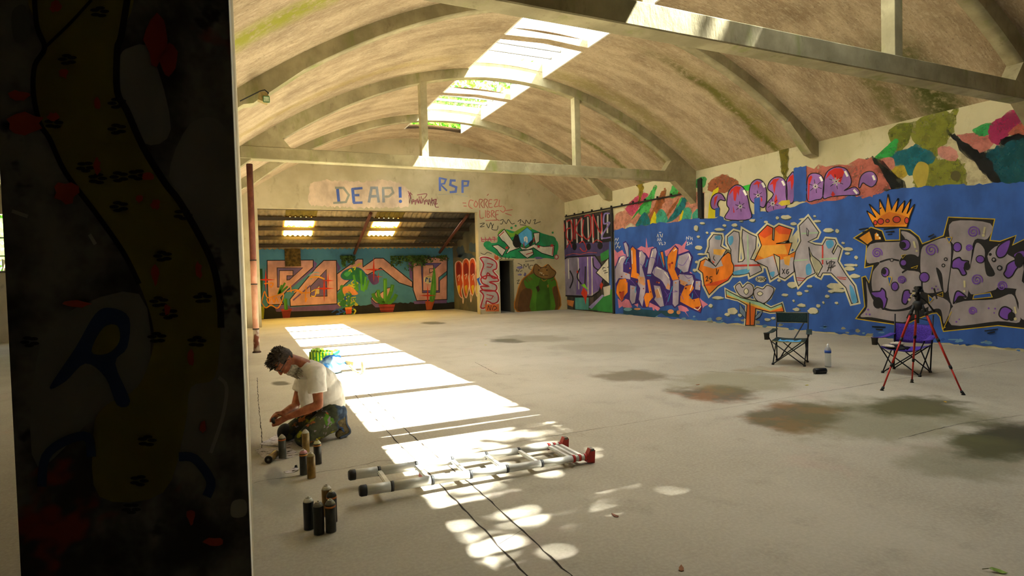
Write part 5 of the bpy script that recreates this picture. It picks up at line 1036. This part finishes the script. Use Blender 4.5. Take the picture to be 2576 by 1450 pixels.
# ================================================================== the kneeling painter
PO = Vector((0.62, 5.80, 0)); PA = math.atan2(-0.34, -0.94)
def ell(bm, c, r, M=None, seg=18, rings=12):
    t = bmesh.new(); bmesh.ops.create_uvsphere(t, u_segments=seg, v_segments=rings, radius=1.0)
    for v in t.verts:
        p = Vector((v.co.x*r[0], v.co.y*r[1], v.co.z*r[2])) + Vector(c); v.co = M @ p if M else p
    me = bpy.data.meshes.new('tmp'); t.to_mesh(me); t.free(); bm.from_mesh(me); bpy.data.meshes.remove(me)
def cap(bm, pts, radii, seg=16, ends=True):
    tube(bm, pts, radii, seg)
    if ends:
        for p, r in ((pts[0], radii[0]), (pts[-1], radii[-1])): ell(bm, p, (r, r, r), None, seg, 10)
    for p, r in list(zip(pts, radii))[1:-1]: ell(bm, p, (r, r, r), None, seg, 10)
def fused(name, bm, voxel, mat, parent, smooth=3, disp=None):
    me = bpy.data.meshes.new(name); bm.to_mesh(me); bm.free()
    tmp = bpy.data.objects.new('tmp_fuse', me); COL.objects.link(tmp)
    md = tmp.modifiers.new('r', 'REMESH'); md.mode = 'VOXEL'; md.voxel_size = voxel; md.adaptivity = 0
    dg = bpy.context.evaluated_depsgraph_get(); dg.update()
    m2 = bpy.data.meshes.new_from_object(tmp.evaluated_get(dg)); bpy.data.objects.remove(tmp, do_unlink=True); bpy.data.meshes.remove(me)
    b = bmesh.new(); b.from_mesh(m2)
    for _ in range(smooth): bmesh.ops.smooth_vert(b, verts=b.verts[:], factor=0.5, use_axis_x=True, use_axis_y=True, use_axis_z=True)
    if disp:
        b.normal_update()
        for v in b.verts: v.co += v.normal*disp(v.co)
    b.to_mesh(m2); b.free(); m2.name = name; m2.materials.clear(); m2.materials.append(mat)
    m2.polygons.foreach_set('use_smooth', [True]*len(m2.polygons))
    return link(bpy.data.objects.new(name, m2), parent)
V3 = Vector
# head frame: face looks down and a little forward, crown points forward-up
fd = V3((0.52, 0.06, -0.85)).normalized(); yl = V3((0, 1, 0)); cr = fd.cross(yl).normalized()*1.0
if cr.z < 0: cr = -cr
yl = cr.cross(fd).normalized()
HC = V3((0.345, 0.0, 0.785))
HM = Matrix(((fd.x, yl.x, cr.x, HC.x), (fd.y, yl.y, cr.y, HC.y), (fd.z, yl.z, cr.z, HC.z), (0, 0, 0, 1)))
LS, LE, LW = V3((0.135, 0.185, 0.665)), V3((0.150, 0.250, 0.385)), V3((0.375, 0.090, 0.290))
RS, RE, RWr = V3((0.075, -0.165, 0.640)), V3((0.160, -0.225, 0.305)), V3((0.355, -0.055, 0.300))
skin = NB('skin'); skin.use_object()
m_skin = skin.done(skin.mix(skin.ramp(skin.noise(18, 4), 0.35, 0.68), '85492f', 'a56342'), 0.55, skin.noise(90, 3), 0.15, 0.002)
skin.b.inputs['Subsurface Weight'].default_value = 0.08; skin.b.inputs['Subsurface Radius'].default_value = (0.01, 0.004, 0.002)
B = bmesh.new()
# torso, neck, head
cap(B, [V3((-0.07, 0, 0.29)), V3((-0.05, 0, 0.42)), V3((0.05, 0, 0.58)), V3((0.13, 0, 0.68))], [0.12, 0.115, 0.115, 0.09])
cap(B, [V3((0.11, 0.13, 0.665)), V3((0.12, -0.13, 0.655))], [0.07, 0.07])
cap(B, [V3((0.13, 0, 0.70)), V3((0.21, 0, 0.755)), V3((0.285, 0, 0.79))], [0.075, 0.062, 0.060])
ell(B, (-0.012, 0, 0.030), (0.100, 0.076, 0.092), HM); ell(B, (0.030, 0, -0.045), (0.062, 0.056, 0.062), HM); ell(B, (0.058, 0, 0.030), (0.045, 0.058, 0.045), HM)
cap(B, [HM @ V3((0.088, 0, 0.022)), HM @ V3((0.106, 0, -0.004)), HM @ V3((0.112, 0, -0.022))], [0.009, 0.011, 0.014], 10)
ell(B, (0.098, 0.012, -0.026), (0.010, 0.008, 0.008), HM); ell(B, (0.098, -0.012, -0.026), (0.010, 0.008, 0.008), HM)
for s in (-1, 1):
    ell(B, (-0.012, s*0.078, -0.004), (0.020, 0.008, 0.031), HM); ell(B, (-0.008, s*0.079, -0.022), (0.011, 0.007, 0.013), HM)
    cap(B, [HM @ V3((0.084, s*0.012, 0.040)), HM @ V3((0.072, s*0.048, 0.040))], [0.010, 0.008], 8)
    ell(B, (0.060, s*0.040, -0.012), (0.022, 0.018, 0.020), HM)
cap(B, [HM @ V3((0.088, 0.022, -0.052)), HM @ V3((0.094, 0, -0.050)), HM @ V3((0.088, -0.022, -0.052))], [0.005, 0.007, 0.005], 8)
# arms
cap(B, [LS, LS.lerp(LE, 0.5), LE], [0.058, 0.050, 0.041]); cap(B, [LE, LE.lerp(LW, 0.35), LW], [0.040, 0.042, 0.027])
cap(B, [RS, RS.lerp(RE, 0.5), RE], [0.056, 0.048, 0.040]); cap(B, [RE, RE.lerp(RWr, 0.35), RWr], [0.039, 0.041, 0.027])
# hands: palm + five fingers closed round the can cap held between them
HELD = V3((0.462, 0.015, 0.262))
def hand(w, palm_end, spread, curl_to, thumb):
    d = (palm_end-w).normalized(); sp = spread.normalized()
    for k in (-1.0, -0.33, 0.33, 1.0): cap(B, [w.lerp(palm_end, 0.1)+sp*k*0.012, palm_end+sp*k*0.027], [0.019, 0.0145], 10)
    for k, ln in zip((-1.15, -0.38, 0.38, 1.15), (0.060, 0.074, 0.078, 0.068)):
        a = palm_end + sp*k*0.025; c = curl_to.normalized()
        p1 = a + (d*0.85+c*0.35).normalized()*ln*0.45; p2 = p1 + (d*0.3+c*0.9).normalized()*ln*0.35; p3 = p2 + (c*0.95-d*0.35).normalized()*ln*0.28
        cap(B, [a, p1, p2, p3], [0.0105, 0.0095, 0.0088, 0.0075], 10)
    a = w.lerp(palm_end, 0.45) - sp*0.022*thumb[0]; b1 = a + V3(thumb[1])*0.035; b2 = b1 + V3(thumb[2])*0.030
    cap(B, [a, b1, b2], [0.0135, 0.0115, 0.0088], 10)
hand(LW, V3((0.440, 0.066, 0.262)), V3((0.25, -0.25, -0.9)), V3((0.15, -1.0, -0.1)), (1, (0.6, -0.3, 0.7), (0.8, -0.6, 0.1)))
hand(RWr, V3((0.428, -0.030, 0.306)), V3((0.5, 0.75, -0.25)), V3((0.55, 0.1, -0.8)), (-1, (0.7, 0.6, -0.1), (0.7, 0.2, -0.6)))
# legs under the trousers keep the figure whole
LH, RH, LK, RK, LA, RA = V3((-0.05, 0.10, 0.25)), V3((-0.06, -0.10, 0.24)), V3((0.255, 0.135, 0.078)), V3((0.285, -0.135, 0.085)), V3((-0.105, 0.125, 0.135)), V3((-0.16, -0.125, 0.115))
for h, k, a in ((LH, LK, LA), (RH, RK, RA)):
    cap(B, [h, k], [0.075, 0.050]); cap(B, [k, a], [0.045, 0.034])
person = fused('person', B, 0.0058, m_skin, None, 2)
person.location = PO; person.rotation_euler = (0, 0, PA)
tag(person, 'kneeling man in white t-shirt and paint stained trousers, head bent over his hands', 'person')

# t-shirt
cl = NB('white_cotton'); cl.use_object()
m_tee = cl.done(cl.mix(cl.ramp(cl.noise(7, 4), 0.3, 0.7), 'c9c3ba', 'dcd7d0'), 0.9, cl.noise(6, 4, (1, 1, 0.5), 0.5, (0, 0, 0), 1.5), 0.35, 0.03)
T = bmesh.new()
cap(T, [V3((-0.085, 0, 0.31)), V3((-0.075, 0, 0.40)), V3((-0.01, 0, 0.53)), V3((0.075, 0, 0.63))], [0.148, 0.150, 0.150, 0.125])
ell(T, (-0.05, 0, 0.45), (0.155, 0.175, 0.16)); ell(T, (0.03, 0, 0.57), (0.15, 0.185, 0.13)); ell(T, (-0.075, 0, 0.33), (0.14, 0.165, 0.09))
cap(T, [V3((0.10, 0.13, 0.665)), V3((0.10, -0.13, 0.655))], [0.092, 0.092]); cap(T, [V3((0.10, 0.0, 0.665)), V3((0.165, 0, 0.705))], [0.105, 0.078], 18, True)
tube(T, [LS+V3((-0.02, -0.02, 0.03)), LS.lerp(LE, 0.3), LS.lerp(LE, 0.62)], [0.078, 0.083, 0.088], 18); tube(T, [RS+V3((-0.02, 0.02, 0.03)), RS.lerp(RE, 0.3), RS.lerp(RE, 0.55)], [0.074, 0.073, 0.074], 18)
ell(T, LS, (0.085, 0.085, 0.085)); ell(T, RS, (0.083, 0.083, 0.083))
# loose front panel hanging between the arms
tube(T, [V3((0.12, 0.0, 0.60)), V3((0.135, 0.0, 0.46)), V3((0.125, 0, 0.31))], [0.10, 0.085, 0.075], 18)
def wr(p): return 0.006*noise.noise(V3((p.x*9+p.z*6, p.y*7, p.z*13))) + 0.0035*noise.noise(p*26)
shirt = fused('t_shirt', T, 0.0075, m_tee, person, 3, wr); shirt['label'] = 'white cotton t-shirt'
# trousers with paint spatter
tr = NB('paint_stained_denim'); tr.use_object()
c = tr.mix(tr.ramp(tr.noise(6, 4), 0.35, 0.65), '25291f', '4b4d35')
for sc, loc, a, b_, col in ((9, (1, 0, 0), 0.60, 0.64, '8a8a22'), (11, (4, 2, 0), 0.62, 0.66, '9a5a2a'), (8, (7, 1, 3), 0.63, 0.67, '4f7a22'), (13, (2, 9, 1), 0.64, 0.67, '8a7a86'), (7, (5, 5, 5), 0.60, 0.66, '1d2838')): c = tr.mix(tr.ramp(tr.noise(sc, 3, (1, 1, 1), 0.6, loc), a, b_), c, col)
X_, Y_, Z_ = tr.xyz()
c = tr.mix(tr.ramp(tr.math('ADD', X_, tr.math('MULTIPLY', tr.noise(12, 2), 0.04)), -0.03, -0.06), c, tr.mix(tr.ramp(tr.noise(14, 3), 0.4, 0.6), '1f2d42', '3a4d63'))
m_tr = tr.done(c, 0.9, tr.noise(9, 4, (1, 1, 1), 0.5, (0, 0, 0), 1.0), 0.35, 0.02)
Q = bmesh.new()
for h, k, a in ((LH, LK, LA), (RH, RK, RA)):
    cap(Q, [h, h.lerp(k, 0.45), k], [0.105, 0.090, 0.074]); cap(Q, [k, k.lerp(a, 0.5), a.lerp(k, 0.12)], [0.070, 0.064, 0.052])
ell(Q, (-0.075, 0, 0.265), (0.13, 0.175, 0.105)); ell(Q, (-0.11, 0.085, 0.235), (0.10, 0.095, 0.095)); ell(Q, (-0.11, -0.085, 0.235), (0.10, 0.095, 0.095))
trs = fused('trousers', Q, 0.0075, m_tr, person, 3, lambda p: 0.005*noise.noise(V3((p.x*14, p.y*9, p.z*16))) + 0.003*noise.noise(p*30)); trs['label'] = 'dark trousers stained with paint'
Kp = bmesh.new(); ell(Kp, RK+V3((0.022, 0, 0.012)), (0.072, 0.068, 0.085)); obj('knee_pad', Kp, flat('15161b', 0.6), person, True)
# shoes: toes tucked, sole facing backwards
for s, A in ((1, LA), (-1, RA)):
    dz = 0.0 if s == 1 else -0.03
    S = bmesh.new(); y = A.y
    heel = V3((A.x-0.028, y, 0.205+dz)); ball = V3((A.x-0.062, y, 0.062)); toe = V3((A.x+0.004, y, 0.038))
    cap(S, [heel, heel.lerp(ball, 0.5)+V3((0.01, 0, 0)), ball], [0.042, 0.040, 0.044]); cap(S, [ball, toe], [0.040, 0.034]); cap(S, [A+V3((0.01, 0, 0.005)), heel.lerp(ball, 0.35)+V3((0.015, 0, 0))], [0.050, 0.048])
    sh = fused('shoe', S, 0.006, flat('6f6243', 0.85, 0, 0.3, 40), person, 2)
    so = bmesh.new(); pts = [heel+V3((-0.030, 0, 0.040)), heel+V3((-0.042, 0, 0.0)), heel.lerp(ball, 0.5)+V3((-0.028, 0, 0)), ball+V3((-0.042, 0, 0.005)), ball+V3((-0.030, 0, -0.038)), toe+V3((0.0, 0, -0.036))]
    P2 = smooth_pts([(p.x, p.z) for p in pts], False, 4); w = 0.040
    prof = [(x, max(0.0, z)) for x, z in P2]; inner = [(x+0.016*(1 if i < len(prof)*0.7 else 0.4), max(0.014, z+0.016*(0 if i < len(prof)*0.7 else 1))) for i, (x, z) in enumerate(prof)]
    for i in range(len(prof)-1):
        a0, a1, b0, b1 = prof[i], prof[i+1], inner[i], inner[i+1]
        v = [so.verts.new((q[0], y+sy*w, q[1])) for sy in (-1, 1) for q in (a0, a1, b1, b0)]
        for f in ((0, 1, 2, 3), (7, 6, 5, 4), (0, 4, 5, 1), (3, 2, 6, 7), (1, 5, 6, 2), (0, 3, 7, 4)): so.faces.new([v[j] for j in f])
    o = obj('sole', so, flat('56627a', 0.8), sh); 
    lb = bmesh.new()
    for k in range(3): tube(lb, [V3((A.x+0.012-0.01*k, y+0.046, 0.115-0.018*k)), V3((A.x-0.02-0.005*k, y+0.050, 0.10-0.018*k))], 0.004, 6)
    obj('laces', lb, flat('2d5fa0', 0.8), sh)
# hair
rnd = random.Random(11)
Hh = bmesh.new(); bmesh.ops.create_icosphere(Hh, subdivisions=4, radius=1.0)
kill = []
for v in Hh.verts:
    p = v.co.copy()
    front = p.x; 
    if (p.z < -0.15 and p.x > -0.3) or (p.x > 0.55 and p.z < 0.62) or p.z < -0.62: kill.append(v)
    thick = 0.98 + 0.07*max(0, p.z) + 0.09*max(0, p.x)*max(0, p.z)
    n = noise.noise(p*5)*0.03 + noise.noise(p*14)*0.035
    v.co = HM @ V3((-0.014+p.x*0.107*(thick+n), p.y*0.083*(thick*0.98+n), 0.030+p.z*0.101*(thick+n)))
bmesh.ops.delete(Hh, geom=kill, context='VERTS')
for i in range(150):
    a = rnd.uniform(-1.2, 1.2); e = rnd.uniform(0.25, 1.4)
    d = V3((math.cos(e)*math.cos(a), math.cos(e)*math.sin(a), math.sin(e)))
    if i > 95: d = V3((rnd.uniform(-0.8, 0.2), rnd.uniform(-0.7, 0.7), rnd.uniform(0.3, 1))).normalized()
    base = V3((-0.014+d.x*0.112, d.y*0.086, 0.030+d.z*0.112)); ln = rnd.uniform(0.02, 0.045)*(1.3 if d.x > 0.4 else 0.7)
    tip = base + (d + V3((0.6, rnd.uniform(-0.5, 0.5), rnd.uniform(-0.2, 0.5)))).normalized()*ln
    tube(Hh, [HM @ base, HM @ (base.lerp(tip, 0.5)+V3((0, 0, 0.004))), HM @ tip], [0.0075, 0.005, 0.0012], 5)
hm = NB('dark_hair'); hm.use_object(); hair = obj('hair', Hh, hm.done(hm.mix(hm.ramp(hm.noise(60, 4, (1, 1, 3)), 0.35, 0.7), '1d1712', '4a3a2c'), 0.6), person, True); hair['label'] = 'short dark tousled hair'
# grey beard
bb = bmesh.new(); bmesh.ops.create_icosphere(bb, subdivisions=4, radius=1.0); kill = []
for v in bb.verts:
    p = v.co.copy(); n = noise.noise(p*4)*0.10 + noise.noise(p*13)*0.09
    if p.z > 0.72 and p.x > -0.2: kill.append(v)
    v.co = HM @ V3((0.028 + p.x*0.068*(1+n) - 0.02*max(0, -p.z), p.y*0.066*(1+n)*(1-0.22*max(0, -p.z)), -0.088 + p.z*(0.115 if p.z < 0 else 0.060)*(1+n)))
bmesh.ops.delete(bb, geom=kill, context='VERTS')
for i in range(110):
    a = rnd.uniform(-1.9, 1.9); z = rnd.uniform(-1, 0.1); d = V3((math.cos(a), math.sin(a), z)); base = V3((0.026+d.x*0.055, d.y*0.056, -0.09+z*0.07)); tip = base + V3((d.x*0.3, d.y*0.3, -1)).normalized()*rnd.uniform(0.02, 0.05)
    tube(bb, [HM @ base, HM @ tip], [0.006, 0.001], 5)
bmt = NB('grey_beard'); bmt.use_object(); beard = obj('beard', bb, bmt.done(bmt.mix(bmt.ramp(bmt.noise(50, 4), 0.35, 0.65), '7d776a', 'b9b2a0'), 0.8), person, True); beard['label'] = 'full grey beard'
# glasses
Gm = bmesh.new()
for s in (-1, 1):
    ring = [HM @ V3((0.100-0.012*abs(math.cos(a))*0.3, s*0.034+0.026*math.cos(a), 0.018+0.019*math.sin(a))) for a in [k*math.pi/9 for k in range(19)]]
    tube(Gm, ring, 0.0028, 6); tube(Gm, [HM @ V3((0.094, s*0.060, 0.024)), HM @ V3((0.05, s*0.080, 0.026)), HM @ V3((-0.005, s*0.085, 0.022)), HM @ V3((-0.03, s*0.083, 0.0))], 0.0032, 6)
tube(Gm, [HM @ V3((0.102, -0.008, 0.020)), HM @ V3((0.106, 0, 0.022)), HM @ V3((0.102, 0.008, 0.020))], 0.0025, 6)
obj('glasses', Gm, flat('141416', 0.4), person)
ey = bmesh.new()
for s in (-1, 1): ell(ey, (0.078, s*0.032, 0.020), (0.012, 0.012, 0.012), HM)
obj('eyes', ey, flat('d8d2c6', 0.3), person, True)
ps = bmesh.new()
for s in (-1, 1): ell(ey if False else ps, (0.087, s*0.032, 0.016), (0.0045, 0.0055, 0.0055), HM)
obj('pupils', ps, flat('1c140e', 0.3), person, True)
# what he holds: a small black can cap
hc = bmesh.new(); lathe(hc, [(0.024, -0.03), (0.026, -0.02), (0.026, 0.022), (0.022, 0.028)], 18)
cpo = obj('can_cap', hc, flat('14161a', 0.5)); hw = Matrix.Rotation(PA, 3, 'Z') @ HELD + PO; cpo.location = hw; cpo.rotation_euler = (0.9, 0.5, PA); tag(cpo, 'black can cap held in the painter\'s hands', 'cap')
hc = bmesh.new(); lathe(hc, [(0.008, 0.028), (0.008, 0.040), (0.005, 0.043)], 10); obj('nozzle', hc, flat('24262a', 0.5), cpo)
# ================================================================== trees outside
def leaf_mat(name, a, c):
    b = NB(name); d = b.n('ShaderNodeBsdfDiffuse'); t = b.n('ShaderNodeBsdfTranslucent'); mx = b.n('ShaderNodeMixShader'); mx.inputs[0].default_value = 0.45
    col = b.mix(b.ramp(b.noise(1.2, 3), 0.35, 0.65), a, c); b.l(col, d.inputs[0]); b.l(col, t.inputs[0])
    b.l(d.outputs[0], mx.inputs[1]); b.l(t.outputs[0], mx.inputs[2]); b.l(mx.outputs[0], b.out.inputs[0]); return b.m
M_LEAF = leaf_mat('leaf_green', '3f7a22', '86b83c'); M_BARK = flat('5a4a38', 0.9)
def tree(x, y, h, r, n, label, leaf=0.16, trunk=0.28, squash=0.8, full=False):
    root = empty('tree', (x, y, 0)); tag(root, label, 'tree', 'trees outside the hall')
    rnd = random.Random(int(x*31+y*17))
    b = bmesh.new(); tube(b, [(0, 0, -0.2), (0.1, 0.05, h*0.35), (0.0, 0.1, h*0.75)], [trunk, trunk*0.75, trunk*0.35], 10); child_of(root, 'trunk', b, M_BARK)
    blobs = []
    for k in range(16):
        a = rnd.uniform(0, 6.28); u = rnd.uniform(0.1, 1.0)**0.6; zz = rnd.uniform(-1, 1)
        c = Vector((r*0.72*u*math.cos(a), r*0.72*u*math.sin(a), h + r*squash*0.7*zz)); blobs.append((c, r*rnd.uniform(0.28, 0.46)))
    b = bmesh.new()
    for c, _ in blobs[:7]: tube(b, [(0, 0.1, h*0.55), Vector((0, 0, h*0.6)).lerp(c, 0.5), c], [trunk*0.35, trunk*0.2, 0.02], 6)
    child_of(root, 'branch_work', b, M_BARK)
    V = []; F = []
    for i in range(n):
        c, br = rnd.choice(blobs) if not full else (Vector((0, 0, h)), r); d = Vector((rnd.gauss(0, 1), rnd.gauss(0, 1), rnd.gauss(0, 1))).normalized()
        p = c + d*br*(rnd.uniform(0.35, 1.0)**0.5 if not full else rnd.random()**0.45*(1+0.10*noise.noise(d*3))); u = Vector((rnd.gauss(0, 1), rnd.gauss(0, 1), rnd.gauss(0, 1))).normalized(); w = u.cross(d).normalized(); s = leaf*rnd.uniform(0.6, 1.3)
        k = len(V); V += [p-u*s, p+w*s*0.5, p+u*s, p-w*s*0.5]; F.append((k, k+1, k+2, k+3))
    o = child_of(root, 'foliage', (V, F), M_LEAF); o['kind'] = 'stuff'
    return root
tree(14.2, 37.0, 11.2, 5.8, 15000, 'leafy tree seen through the far rooflights', 0.22)
tree(26.5, 46.0, 13.0, 5.0, 9000, 'leafy tree standing right of the one over the far rooflights', 0.24)
tree(14.35, 0.55, 13.0, 4.75, 44000, 'broad leafy tree beside the right wall shading the near rooflights', 0.17, full=True)
tree(-7.6, 25.5, 3.4, 2.2, 4500, 'bushy tree outside the barred side hall window', 0.14, 0.14)
